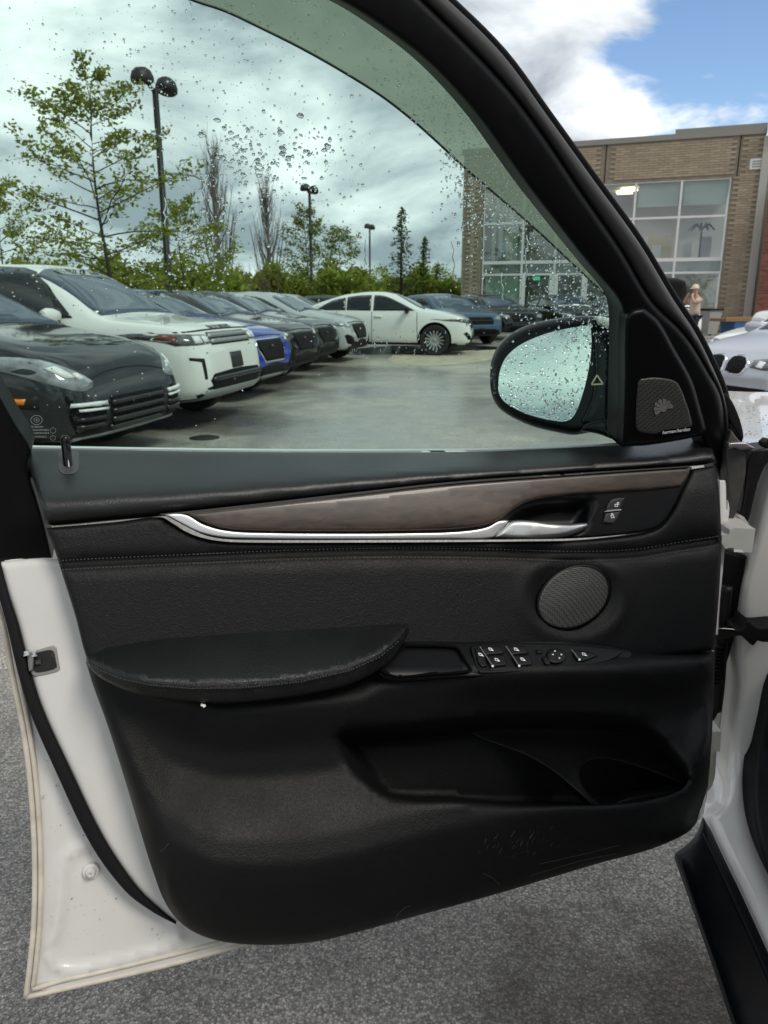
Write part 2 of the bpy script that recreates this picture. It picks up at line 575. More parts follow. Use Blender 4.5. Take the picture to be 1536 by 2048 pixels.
SEALL = [(-26, 1120), (-4, 1190), (13, 1250), (33, 1335), (58, 1420), (110, 1540), (182, 1690), (250, 1782), (305, 1824), (352, 1849)]
SEALR = [(352, 1843), (312, 1812), (268, 1768), (204, 1672), (140, 1540), (85, 1420), (58, 1335), (36, 1250), (18, 1190), (0, 1120)]
S('door_weatherstrip', SEALL + SEALR, -.012, m_rubber, parent=door, step=10, r=7, H=.006, thick=.035)
INN = [(-4, 1124), (106, 1116), (420, 1150), (560, 1500), (560, 1850), (360, 1849), (312, 1813), (268, 1768), (204, 1672), (140, 1540), (85, 1420), (58, 1335), (36, 1250), (16, 1190)]
S('inner_panel', INN, lambda x, y, d: -.016, m_whitein, parent=door, step=18, r=16, H=.010, thick=.03)
# hem: the folded outer edge and two beads of sealer
HEM = [(-16, 1180), (5, 1245), (25, 1350), (45, 1450), (60, 1560), (69, 1700), (68, 1840), (60, 1930), (52, 1994)]
tubeS('hem_edge', HEM, .0042, m_cream, parent=door, off=-.048)
tubeS('hem_edge', [(52, 1994), (200, 1961), (350, 1926), (480, 1890), (560, 1874)], .0042, m_cream, parent=door, off=-.048)
tubeS('sealer_bead', [(x + 12, y) for x, y in HEM[:-1]] + [(66, 1978), (120, 1962), (200, 1944), (350, 1908), (480, 1874)], .0040, m_cream, parent=door, off=-.046)
mbp = MB()
pl = PA.hit(182, 1741, -.045)
zq = nA.to_track_quat('Z', 'Y').to_matrix().to_4x4()
mt = Matrix.Translation(pl) @ zq
mbp.lathe([(0, .012), (.006, .012), (.0075, .009), (.0085, .006), (.0115, .005), (.0125, .001), (.0125, -.004)], 20, mt)
mbp.lathe([(0, .0125), (.0028, .0125), (.0028, .016), (.0045, .016), (.0045, .012)], 8, mt)
autosmooth(mbp.build('bolt', m_whitein, door, True, SUV_LOC), 30)
# latch
S('latch_plate', [(60, 1304), (106, 1290), (114, 1294), (122, 1340), (112, 1346), (72, 1354), (62, 1348)], -.0155, M('latch rim grey', (.30, .285, .265), .5, metal=.4), parent=door, step=8, r=3, H=.002, thick=.004)
S('latch_hole_shade', [(64, 1308), (100, 1300), (108, 1304), (114, 1334), (106, 1339), (74, 1345), (66, 1340)], -.0142, M('latch shade black', (.004, .004, .004), .6), parent=door, step=8, thick=.002)  # flat dark plate; the shade of the latch hole is its colour
S('latch_claw', [(57, 1316), (66, 1306), (68, 1318), (66, 1342), (58, 1343), (56, 1330)], -.004, m_grey, parent=door, step=8, thick=.012, r=3, H=.002)
S('latch_claw', [(62, 1304), (72, 1302), (74, 1312), (64, 1314)], -.002, m_alu, parent=door, step=8, thick=.008)
S('latch_claw', [(48, 1303), (56, 1302), (58, 1310), (47, 1313)], -.006, m_alu, parent=door, step=8, thick=.008)
S('latch_claw', [(70, 1320), (82, 1319), (82, 1328), (72, 1329)], -.008, M('latch dark', (.03, .03, .03), .5), parent=door, step=8, thick=.006)

# ---- window frame ----------------------------------------------------------
WE = [(-260, -260), (60, -215), (300, -150), (470, -85), (600, -35), (690, 8), (760, 52), (840, 112), (900, 170), (960, 240), (1010, 310), (1060, 380), (1110, 444), (1160, 508), (1200, 556), (1232, 594), (1244, 622), (1247, 680), (1244, 780), (1240, 892)]
RI = [(-260, -420), (100, -370), (400, -285), (600, -185), (760, -75), (890, 44), (1005, 163), (1081, 261), (1162, 381), (1244, 500), (1304, 600), (1370, 668), (1418, 745), (1443, 797), (1451, 863), (1453, 965)]
OB = [(-260, -450), (100, -402), (400, -318), (620, -210), (800, -85), (896, 0), (1005, 109), (1092, 228), (1190, 364), (1277, 484), (1347, 600), (1392, 668), (1433, 752), (1450, 800), (1460, 863), (1466, 985)]
fr = S('window_frame', WE + [(1300, 889), (1400, 870), (1440, 962)] + RI[::-1], lambda x, y, d: -.002, m_plastic, plane=PB_, step=26, r=16, H=.014, thick=.05)
S('outer_weatherstrip', RI + OB[::-1], -.006, m_seal, plane=PB_, parent=fr, step=18, r=14, H=.014, thick=.04)
S('outer_edge', [(x - 3, y + 2) for x, y in OB] + [(x + 9, y - 8) for x, y in OB][::-1], -.045, m_rubber, plane=PB_, parent=fr, step=18, r=4, H=.004, thick=.03)
S('rear_pillar_trim', [(-235, -260), (-222, 300), (-186, 520), (-128, 690), (-66, 860), (-46, 1000), (-42, 1122), (105, 1118), (88, 1045), (72, 990), (55, 930), (62, 899), (30, 845), (0, 792), (-60, 680), (-120, 520), (-160, 300), (-170, -240)], lambda x, y, d: -.012, m_plastic, plane=PB_, parent=fr, step=30, r=8, H=.006, thick=.05)
S('corner_panel', [(1250, 640), (1262, 622), (1288, 616), (1318, 642), (1350, 698), (1384, 760), (1404, 826), (1413, 861), (1398, 872), (1300, 890), (1244, 893), (1248, 760)], lambda x, y, d: .012, m_plastic, plane=PB_, parent=suv, step=16, r=12, H=.011, thick=.02)
tw = S('tweeter_grille', [(1275, 768), (1281, 758), (1310, 755), (1345, 760), (1358, 770), (1376, 815), (1385, 848), (1380, 855), (1330, 866), (1300, 868), (1276, 863), (1271, 850)], lambda x, y, d: .0145, m_mesh, plane=PB_, step=10, r=5, H=.003, thick=.006)
for k in range(7):
    a = R(150 + k * 32)
    c = np.array((1327, 818)); u = np.array((math.cos(a), math.sin(a))); w = np.array((-u[1], u[0]))
    lp = [c + u * 6 - w * 1.6, c + u * 18 - w * 4.0, c + u * 20, c + u * 18 + w * 4.0, c + u * 6 + w * 1.6]
    S('tweeter_petal', lp, .0158, M('tweeter petal', (.17, .165, .15), .4) if k == 0 else bpy.data.materials['tweeter petal'], plane=PB_, parent=tw, step=6, thick=.001, smoothc=False)
S('tweeter_petal', [(1327 + 6 * math.cos(R(a)), 818 + 6 * math.sin(R(a))) for a in range(0, 360, 40)], .0158, bpy.data.materials['tweeter petal'], plane=PB_, parent=tw, step=6, thick=.001)
S('badge_strip', [(1316, 868), (1328, 861), (1376, 855), (1386, 851), (1384, 857), (1372, 862), (1330, 869)], .0158, m_gloss, plane=PB_, parent=tw, step=8, thick=.002)
def text_on(name, body, px, py, off, size, mat, plane, parent, ang=0.0, bold=.0):
    cu = bpy.data.curves.new(name, 'FONT'); cu.body = body; cu.size = size; cu.align_x = 'CENTER'; cu.align_y = 'CENTER'; cu.extrude = .0002; cu.offset = bold
    tmp = bpy.data.objects.new('tmp', cu); COL.objects.link(tmp)
    me = bpy.data.meshes.new_from_object(tmp.evaluated_get(bpy.context.evaluated_depsgraph_get()))
    bpy.data.objects.remove(tmp)
    p = plane.hit(px, py, off)
    ux = (plane.hit(px + 5, py + 5 * math.tan(ang), off) - p).normalized()
    uz = plane.n; uy = uz.cross(ux).normalized()
    mtx = Matrix((ux, uy, uz)).transposed().to_4x4(); mtx.translation = p - SUV_LOC
    me.transform(mtx); me.materials.clear(); me.materials.append(mat)
    o = bpy.data.objects.new(name, me); COL.objects.link(o); o.parent = parent
    return o
text_on('lettering', 'harman/kardon', 1353, 862, .0166, .0095, m_glyph, PB_, tw, -.13)

# ---- glass, rain deflector and rain -------------------------------------------
pane_poly = [(-170, -250)] + [(x, y) for x, y in WE[1:]] + [(1240, 905), (800, 915), (400, 913), (50, 908), (0, 792), (-60, 680), (-120, 520), (-160, 300)]
pane_poly = [(x + (6 if x > 300 else -4), y) for x, y in pane_poly]
win = S('window_glass', pane_poly, -.120, m_pane, plane=PB_, step=60, thick=.004)
S('glass_top_edge_strip', [(64, 894), (300, 898), (600, 901), (900, 900), (1100, 896), (1238, 888), (1238, 892), (1100, 899.5), (900, 904), (600, 905), (300, 902), (64, 898)], -.1195, M('bright belt strip', (.8, .82, .82), .35), plane=PB_, parent=win, step=20, thick=.006)
VL = [(-120, -130), (120, -95), (280, -45), (385, 0), (450, 22), (520, 55), (600, 95), (680, 140), (760, 190), (820, 236), (870, 280), (930, 336), (1000, 396), (1080, 466), (1150, 532), (1210, 588), (1241, 622)]
VU = [(x + 6, y - 8) for x, y in WE[1:17]]
vis = S('rain_deflector', VL + VU[::-1], lambda x, y, d: -.145, m_visor, plane=PB_, parent=suv, step=26, r=0, thick=.002)
tubeS('deflector_lip', VL, .0019, M('deflector edge', (.05, .055, .05), .3), parent=vis, plane=PB_, off=-.1445)
rr = random.Random(3)
WIN = crv([(0, 0), (385, 0), (450, 22), (600, 95), (760, 190), (870, 280), (1000, 396), (1150, 532), (1236, 612), (1238, 885), (64, 893), (30, 840), (0, 790)], 3)
VIS = crv(VL[3:] + [(1225, 585), (1160, 508), (1060, 380), (960, 240), (840, 112), (690, 8), (640, -20)], 2)
def drop_mesh(name, spots, plane, off, parent, mat=None, sgn=-1, hh=.42):
    """each drop is a water lens lying on the sheet; sgn -1: on the far side"""
    mb = MB(); V, F_ = [], []
    n_ = plane.n
    ux = es
    for px, py, r, el, an in spots:
        c = plane.hit(px, py, off)
        uy = n_.cross(ux).normalized()
        seg = 12 if r > .0012 else 8
        rings_ = (1.0, .82, .45)
        k = len(V)
        wob = [1 + rr.uniform(-.26, .26) for _ in range(seg)]
        for j, q in enumerate(rings_):
            h = r * hh * math.sqrt(max(0, 1 - q * q))
            for i in range(seg):
                t = 2 * math.pi * i / seg
                x = math.cos(t) * r * q * wob[i]; y = math.sin(t) * r * q * wob[i] * el
                x, y = x * math.cos(an) - y * math.sin(an), x * math.sin(an) + y * math.cos(an)
                V.append(c + ux * x + uy * y + n_ * (sgn * h))
        V.append(c + n_ * (sgn * r * hh))
        for j in range(2):
            for i in range(seg):
                i2 = (i + 1) % seg
                F_.append((k + j * seg + i, k + j * seg + i2, k + (j + 1) * seg + i2, k + (j + 1) * seg + i))
        for i in range(seg):
            F_.append((k + 2 * seg + i, k + 2 * seg + (i + 1) % seg, k + 3 * seg))
        F_.append(tuple(k + i for i in reversed(range(seg))))
    o = mesh(name, V, F_, mat or m_water, parent, True, SUV_LOC)
    bm = bmesh.new(); bm.from_mesh(o.data); bmesh.ops.recalc_face_normals(bm, faces=bm.faces); bm.to_mesh(o.data); bm.free()
    o['kind'] = 'stuff'
    return o
sp = []
def scatter(poly, n, dens, rlo, rhi, pw=3.0, el=(.8, 1.3)):
    lo, hi = poly.min(0), poly.max(0)
    lo = np.maximum(lo, (-40, -40))
    got = []
    while n > 0:
        P = np.stack([np.random.RandomState(rr.randrange(1 << 30)).uniform(lo[0], hi[0], 600), np.random.RandomState(rr.randrange(1 << 30)).uniform(lo[1], hi[1], 600)], 1)
        for (x, y), ok in zip(P, inside(P, poly)):
            if ok and rr.random() < dens(x, y):
                got.append((x, y, rlo + (rhi - rlo) * rr.random() ** pw, rr.uniform(*el), rr.uniform(-.5, .5)))
                n -= 1
                if n == 0: break
    return got
def g2(x, y, cx, cy, sx, sy): return math.exp(-((x - cx) / sx) ** 2 - ((y - cy) / sy) ** 2)
def edge_band(x, y):
    e = y - np.interp(x, [p[0] for p in VL], [p[1] for p in VL])
    return math.exp(-max(0, float(e)) / 60)
sp += scatter(WIN, 900, lambda x, y: .04 + g2(x, y, 340, 120, 220, 140) * .5 + g2(x, y, 250, 500, 260, 200) * .2, .0005, .0018, 2.2)
sp += scatter(WIN, 420, lambda x, y: g2(x, y, 540, 330, 120, 70), .0007, .0028, 2.0)
sp += scatter(WIN, 60, lambda x, y: g2(x, y, 520, 300, 110, 36), .0024, .0060, 1.5, (.45, .8))
sp += scatter(WIN, 900, lambda x, y: edge_band(x, y) * (x > 880), .0006, .0025, 2.0, (.7, 1.6))
sp += scatter(WIN, 420, lambda x, y: g2(x, y, 1220, 630, 60, 60) + .5 * g2(x, y, 1100, 600, 70, 50) + g2(x, y, 945, 420, 30, 120) * .4, .0007, .0028, 2.0, (.7, 2.0))
sp += scatter(WIN, 200, lambda x, y: g2(x, y, 330, 530, 90, 40) + g2(x, y, 420, 470, 60, 60), .0008, .0034, 2.0)
sp += scatter(WIN, 60, lambda x, y: g2(x, y, 800, 690, 90, 22), .0004, .0010, 1.5, (2.5, 5.0))
drop_mesh('rain_drops', sp, PB_, -.1245, win)
vp = scatter(VIS, 1500, lambda x, y: .10 + sstep(700, 1100, x) * .9, .0005, .0020, 2.0)
drop_mesh('rain_drops', vp, PB_, -.1245, vis)
# runs of water down the glass
mb = MB()
for x0, y0, ln in [(330, 395, 60), (352, 480, 46), (215, 420, 40), (640, 470, 70), (735, 470, 60), (800, 440, 80), (905, 470, 90), (1052, 470, 90), (1005, 545, 60), (118, 445, 30), (420, 350, 60)]:
    pts, x = [], x0
    for k in range(7):
        x += rr.uniform(-5, 5)
        pts.append(PB_.hit(x, y0 + ln * k / 6, -.1247))
    mb.tube(pts, [.0004, .0010, .0007, .0014, .0008, .0016, .0004], 6)
mb.build('water_runs', m_water, win, True, SUV_LOC)['kind'] = 'stuff'
# maker's etching in the glass corner
m_etch = M('glass etching', (.35, .40, .40), .7)
mb = MB()
def ring2(cx, cy, rx, ry, w):
    a = [(cx + rx * math.cos(t), cy + ry * math.sin(t)) for t in np.linspace(0, 2 * math.pi, 20, endpoint=False)]
    b = [(cx + (rx - w) * math.cos(t), cy + (ry - w) * math.sin(t)) for t in np.linspace(0, 2 * math.pi, 20, endpoint=False)]
    v = [PB_.hit(x, y, -.119) for x, y in a + b]
    mb.add(v, [(i, (i + 1) % 20, 20 + (i + 1) % 20, 20 + i) for i in range(20)])
def bar2(x0, y0, x1, y1): mb.add([PB_.hit(x, y, -.119) for x, y in ((x0, y0), (x1, y0), (x1, y1), (x0, y1))], [(0, 1, 2, 3)])
ring2(73, 840, 12, 10, 1.3); ring2(73, 840, 6, 5, .8)
bar2(68, 839.5, 78, 840.5); bar2(72.5, 836, 73.5, 845)
ring2(106, 861, 6, 6, .9); ring2(106, 876, 6, 5, .9)
for y, a, b in ((853.5, 60, 86), (860, 51, 96), (866, 48, 98), (873.5, 60, 92)):
    x = a
    while x < b:
        w = rr.uniform(1.0, 2.2); bar2(x, y - 1.6, x + w, y + 1.6); x += w + rr.uniform(.7, 1.2)
mb.build('glass_etching', m_etch, win, False, SUV_LOC)

# ---- upper trim ------------------------------------------------------------
ttop = table((50, 897), (140, 898), (400, 903), (800, 904), (1000, 902), (1235, 891), (1300, 888), (1405, 868), (1440, 868))
tbot = table((50, 1052), (100, 1050), (230, 1038), (320, 1030), (390, 1023), (500, 1011), (700, 988), (900, 966), (1100, 951), (1290, 938), (1385, 931), (1440, 925))
tprof = table((0, -.102), (.15, -.070), (.35, -.026), (.55, .014), (.68, .032), (.8, .036), (.92, .032), (1.0, .022))
def off_top(x, y, d):
    t = (y - ttop(x)) / (tbot(x) - ttop(x))
    return tprof(t)
TOP = [(64, 897), (140, 898), (400, 903), (800, 905), (1000, 902), (1235, 891), (1300, 888), (1404, 868), (1413, 872), (1434, 926), (1385, 931), (1290, 938), (1100, 951), (900, 966), (700, 988), (500, 1011), (390, 1023), (320, 1031), (230, 1039), (104, 1050), (90, 1046), (75, 985), (56, 930), (55, 908)]
m_topskin = M('soft belt line skin', (.008, .0085, .009), .36, spec=.5, bump=(480, .20, .0016), grain='VORONOI', rvar=(8, .35, .42))
top = S('upper_trim', TOP, off_top, m_topskin, step=12, r=9, H=.008, thick=.03)
S('lock_pin_bezel', [(117, 905), (152, 903), (158, 908), (157, 938), (151, 947), (126, 948), (118, 940), (115, 915)], lambda x, y, d: off_top(x, y, d) + .0025, M('dark grey bezel', (.05, .052, .055), .5), parent=top, step=8, r=3, H=.002, thick=.004)
pb = PA.hit(136, 930, off_top(136, 930, 0))
mb = MB().lathe([(.0001, .047), (.004, .0465), (.0066, .043), (.0072, .038), (.0072, 0), (.009, -.001), (.009, -.006)], 16, Matrix.Translation(pb))
mb.build('lock_pin', m_gloss, top, True, SUV_LOC)

# ---- wood, metal trim, handle ------------------------------------------------
mid_top = [(92, 1056), (230, 1044), (320, 1034), (345, 1046), (370, 1062), (400, 1074), (440, 1082), (500, 1085), (700, 1085), (900, 1084), (1100, 1082), (1165, 1080), (1240, 1073), (1285, 1066), (1318, 1053), (1345, 1020), (1366, 975), (1384, 938), (1432, 931)]
seam1 = crv([(124, 1126), (200, 1122), (400, 1113), (600, 1105), (800, 1101), (1000, 1104), (1150, 1108), (1270, 1104), (1350, 1091), (1440, 1077)], 6, closed=False)
seam2 = seam1 + (0, 9)
def off_mid(x, y, d):
    s = float(np.interp(x, seam1[:, 0], seam1[:, 1]))
    e = y - s
    o = .026 + .006 * sstep(0, 30, abs(e - 5))
    o += .003 * (math.exp(-((e - 4.5) / 3.0) ** 2)) - .0060 * (math.exp(-(e / 2.6) ** 2) + math.exp(-((e - 9) / 2.6) ** 2))
    o += .012 * sstep(1290, 1400, x) * (1 - sstep(20, 90, abs(y - 1010)))
    # bulge round the loudspeaker
    q = math.hypot((x - 1148) / 92, (y - 1194) / 76)
    o += -.010 * (1 - sstep(.78, 1.05, q)) + .004 * math.exp(-((q - 1.12) / .14) ** 2)
    return o
MID = mid_top + [(1438, 985), (1443, 1080), (1440, 1160), (1434, 1240), (1428, 1300), (1300, 1316), (1000, 1330), (700, 1360), (400, 1380), (190, 1345), (172, 1312), (150, 1230), (118, 1128), (104, 1085)]
mid = S('door_panel', MID, off_mid, m_leather, step=14, r=11, H=.012, thick=.04, loops=[resample(seam1 + (0, k), 16, False) for k in (-5, 0, 4.5, 9, 14)])
def stitches(name, path, offs, parent, n, wid=.0016, ln=.55):
    mb = MB()
    Pp = resample(path, 2, False)
    L_ = len(Pp)
    for i in range(n):
        a = Pp[int(i * (L_ - 1) / n)]; b = Pp[min(L_ - 1, int((i + ln) * (L_ - 1) / n))]
        if np.hypot(*(b - a)) < .5: continue
        pa, pb2 = PA.hit(a[0], a[1], offs(a[0], a[1])), PA.hit(b[0], b[1], offs(b[0], b[1]))
        t = (pb2 - pa).normalized(); w = t.cross(nA).normalized() * wid * .5; h = nA * .0009
        mb.add([pa - w, pa + w, pb2 + w, pb2 - w, (pa + pb2) / 2 + h - w * .6, (pa + pb2) / 2 + h + w * .6], [(0, 1, 5, 4), (4, 5, 2, 3), (0, 4, 3), (1, 2, 5)])
    o = mb.build(name, m_stitch, parent, True, SUV_LOC); o['kind'] = 'stuff'
    return o
stitches('seam_stitching', seam1 + (0, -5), lambda x, y: off_mid(x, y, 50) + .0002, mid, 170)
stitches('seam_stitching', seam2 + (0, 5), lambda x, y: off_mid(x, y, 50) + .0002, mid, 170)

bez = [(365, 1027), (500, 1012), (700, 990), (900, 968), (1100, 953), (1290, 940), (1384, 934), (1372, 970), (1350, 1012), (1322, 1050), (1288, 1063), (1240, 1070), (1165, 1076), (1060, 1078), (900, 1079), (500, 1079), (430, 1074), (385, 1056)]
rec = crv([(1005, 1050), (1020, 1030), (1045, 1012), (1080, 1004), (1140, 998), (1196, 994), (1186, 1020), (1176, 1048), (1164, 1071), (1090, 1074), (1010, 1072)])
def off_bez(x, y, d, q):
    return .034 - .034 * sstep(0, 26, q)
bz = S('handle_bezel', bez, off_bez, m_plastic, step=11, r=5, H=.004, thick=.03, loops=[resample(rec, 12)], field=lambda V: sdist(V, rec))
WOOD = [(372, 1027), (500, 1012), (700, 990), (900, 968), (1100, 953), (1290, 940), (1382, 934), (1376, 952), (1362, 974), (1300, 980), (1220, 985), (1130, 991), (1078, 998), (1046, 1008), (1020, 1024), (1000, 1040), (975, 1050), (930, 1057), (880, 1061), (700, 1064), (500, 1062), (445, 1057), (405, 1044)]
S('wood_trim', WOOD, lambda x, y, d: .038 + .010 * sstep(0, 1, (y - 935) / 120.0), m_wood, step=14, r=8, H=.006, thick=.012)
STR = [(330, 1029), (352, 1027), (376, 1031), (405, 1048), (445, 1060), (500, 1065), (700, 1067), (880, 1065), (940, 1061), (975, 1054), (998, 1042), (1018, 1041), (1002, 1060), (985, 1076), (900, 1078), (700, 1079), (500, 1077), (440, 1074), (398, 1064), (365, 1048)]
S('metal_trim_strip', STR, .050, m_alu, step=9, r=4, H=.0022, thick=.014)
S('metal_trim_upper', [(318, 1028), (380, 1022), (500, 1009), (700, 986), (900, 964), (1100, 949.5), (1380, 932), (1380, 934), (1100, 953), (900, 968), (700, 990.5), (500, 1013), (380, 1026), (330, 1030)], .040, M('dark satin metal', (.05, .05, .05), .5, metal=.5), step=12, thick=.012)
HAN = [(988, 1075), (1004, 1057), (1022, 1042), (1060, 1041), (1100, 1046), (1140, 1048), (1171, 1046), (1177, 1051), (1164, 1061), (1134, 1072), (1084, 1077), (1020, 1077)]
def off_han(x, y, d):
    return .052 + .012 * sstep(1000, 1080, x) - .010 * sstep(1110, 1175, x)
S('door_handle', HAN, off_han, m_alu, step=8, r=9, H=.009, thick=.016)
BT = M('lock button', (.014, .014, .015), .5)
lb = S('lock_button', [(1211, 1022), (1216, 1008), (1226, 998), (1250, 995), (1246, 1005), (1240, 1019)], .0375, BT, parent=bz, step=6, r=3, H=.002, thick=.006)
lb2 = S('lock_button', [(1206, 1045), (1211, 1027), (1240, 1023), (1234, 1038), (1226, 1047)], .0385, M('lock button worn', (.03, .03, .031), .5), parent=bz, step=6, r=3, H=.002, thick=.006)
S('lock_button_divider', [(1209, 1024), (1214, 1021), (1243, 1018), (1242, 1020.5), (1216, 1023)], .0395, m_alu, parent=bz, step=6, thick=.003)
mb = MB()
def quadp(mb, pts, off, plane=PA): mb.add([plane.hit(x, y, off(x, y) if callable(off) else off) for x, y in pts], [tuple(range(len(pts)))])
def frame_glyph(mb, x, y, w, h, t, off, sk=0.0):
    """hollow box of line width t"""
    for a, b, c, d in ((0, 0, w, t), (0, h - t, w, h), (0, t, t, h - t), (w - t, t, w, h - t)):
        quadp(mb, [(x + a + sk * b, y + b), (x + c + sk * b, y + b), (x + c + sk * d, y + d), (x + a + sk * d, y + d)], off)
frame_glyph(mb, 1229.5, 1008, 6, 5.5, 1.2, .0388); frame_glyph(mb, 1234, 1004.5, 4, 5, 1.1, .0389)
frame_glyph(mb, 1221, 1030, 6.5, 6, 1.2, .0398, .25); frame_glyph(mb, 1222, 1026.5, 4, 4.5, 1.1, .0399, .25)
mb.build('lock_symbols', m_glyph, bz, False, SUV_LOC)

# ---- loudspeaker ---------------------------------------------------------------
ca, sa = math.cos(R(-32)), math.sin(R(-32))
def ell(rx, ry, n=40): return [(1148 + rx * math.cos(t) * ca - ry * math.sin(t) * sa, 1194 + rx * math.cos(t) * sa + ry * math.sin(t) * ca) for t in np.linspace(0, 2 * math.pi, n, endpoint=False)]
sg = S('speaker_grille', ell(76, 57), lambda x, y, d: .0285 + .003 * sstep(0, 50, d), m_mesh, step=9, r=5, H=.003, thick=.012)
ro, ri = ell(80, 61), ell(75, 56)
mb = MB(); k = len(ro)
mb.add([PA.hit(x, y, .0290) for x, y in ro] + [PA.hit(x, y, .0305) for x, y in ri] + [PA.hit(x, y, .020) for x, y in ro], [(i, (i + 1) % k, k + (i + 1) % k, k + i) for i in range(k)] + [(2 * k + i, 2 * k + (i + 1) % k, (i + 1) % k, i) for i in range(k)])
mb.build('grille_rim', m_plastic, sg, True, SUV_LOC)

# ---- lower panel with door pocket --------------------------------------------------
lbot = table((180, 1400), (250, 1560), (305, 1740), (340, 1820), (430, 1880), (520, 1890), (620, 1885), (800, 1841), (1000, 1786), (1200, 1726), (1300, 1699), (1372, 1667), (1430, 1560))
ltop = table((170, 1330), (450, 1372), (720, 1345), (760, 1322), (930, 1290), (1430, 1298))
lprof = table((0, .030), (.05, .058), (.10, .072), (.15, .066), (.26, .044), (.36, .040), (.48, .058), (.60, .078), (.70, .086), (.78, .078), (.9, .058), (1.0, .030))
POCK = crv([(668, 1478), (676, 1462), (705, 1455), (800, 1450), (900, 1440), (1000, 1431), (1100, 1428), (1200, 1430), (1280, 1442), (1325, 1472), (1370, 1532), (1379, 1558), (1368, 1576), (1330, 1594), (1250, 1609), (1150, 1613), (1000, 1611), (900, 1602), (820, 1600), (770, 1590), (728, 1560), (690, 1518)])
def off_low0(x, y):
    t = (y - ltop(x)) / (lbot(x) - ltop(x))
    # the console ledge reaches further out on the right
    o = lprof(max(0, min(1, t)))
    o += .016 * (sstep(860, 980, x) - sstep(1240, 1330, x)) * math.exp(-((t - .12) / .07) ** 2)
    o -= .020 * sstep(1250, 1430, x)
    return lerp(.046, o, sstep(190, 420, x))
def off_low(x, y, d, q=-99):
    o = off_low0(x, y)
    if q > -8: o = o - (o + .085) * sstep(lerp(-6, -1, sstep(1520, 1590, y)), lerp(36, 9, sstep(1520, 1590, y)), q) + .002 * math.exp(-((q + 4) / 4) ** 2)
    return o
LOW = [(172, 1325), (300, 1360), (450, 1368), (720, 1330), (790, 1300), (930, 1284), (1080, 1284), (1200, 1292), (1300, 1301), (1430, 1299), (1427, 1400), (1422, 1500), (1412, 1600), (1396, 1640), (1372, 1667), (1300, 1699), (1200, 1726), (1000, 1786), (800, 1841), (700, 1868), (620, 1885), (520, 1890), (430, 1880), (370, 1853), (332, 1808), (305, 1740), (280, 1660), (250, 1560), (215, 1450), (186, 1370)]
low = S('lower_panel', LOW, off_low, m_soft, step=13, r=24, H=.030, thick=.04, loops=[resample(POCK, 9), [(x, y - 10) for x, y in resample(POCK, 9) if y > 1555], [(x, y - 4) for x, y in resample(POCK, 9) if y > 1555]], field=lambda V: sdist(V, POCK))
# bottle holder moulded in the pocket
HOLD = [(900, 1440), (960, 1476), (1010, 1494), (1060, 1514), (1110, 1545), (1160, 1588), (1192, 1618), (1215, 1620), (1178, 1588), (1160, 1556), (1163, 1532), (1184, 1520), (1225, 1520), (1290, 1538), (1378, 1573), (1374, 1545), (1330, 1478), (1282, 1444), (1200, 1432), (1100, 1430), (1000, 1432)]
def off_hold(x, y, d, q):
    return lerp(-.082, .026, sstep(1436, 1605, y)) + .003 * math.exp(-(q / 7) ** 2) * sstep(960, 1060, x)
HOLDR = crv(HOLD[:8], 6, closed=False)
S('bottle_holder', HOLD, off_hold, m_soft, parent=low, step=11, r=6, H=.003, thick=.05, field=lambda V: segdist(V, HOLDR, False))
S('bottle_holder_floor', [(1190, 1626), (1240, 1600), (1290, 1588), (1374, 1574), (1378, 1600), (1300, 1640)], .010, m_soft, parent=low, step=12, r=8, H=.006, thick=.02)
# scuffs on the kick area
m_scuff = M('pale scuff', (.060, .060, .055), .8)
mb = MB()
for i in range(34):
    x, y = rr.gauss(1045, 42), rr.gauss(1690, 12)
    a = R(rr.gauss(62, 9)); ln = rr.uniform(4, 15); w = rr.uniform(.3, .7)
    dx, dy = math.cos(a) * ln, -math.sin(a) * ln
    pts = [(x, y), (x + w, y + w), (x + dx + w, y + dy + w), (x + dx, y + dy)]
    mb.add([PA.hit(a_, b_, off_low(a_, b_, 99) + .0006) for a_, b_ in pts], [(0, 1, 2, 3)])
for pts in ([(787, 1853), (795, 1830), (812, 1814), (820, 1812)], [(965, 1746), (985, 1756), (1000, 1770)], [(1080, 1728), (1150, 1712), (1240, 1690)], [(1060, 1752), (1160, 1722), (1230, 1708)], [(320, 1704), (330, 1696), (338, 1686)]):
    c = crv(pts, 5, closed=False)
    for a_, b_ in zip(c, c[1:]):
        t = (b_ - a_) / max(1e-6, np.hypot(*(b_ - a_))); w = np.array((-t[1], t[0])) * .5
        mb.add([PA.hit(*p, off_low(p[0], p[1], 99) + .0006) for p in (a_ - w, a_ + w, b_ + w, b_ - w)], [(0, 1, 2, 3)])
mb.build('scuff_marks', m_scuff, low, False, SUV_LOC)['kind'] = 'stuff'

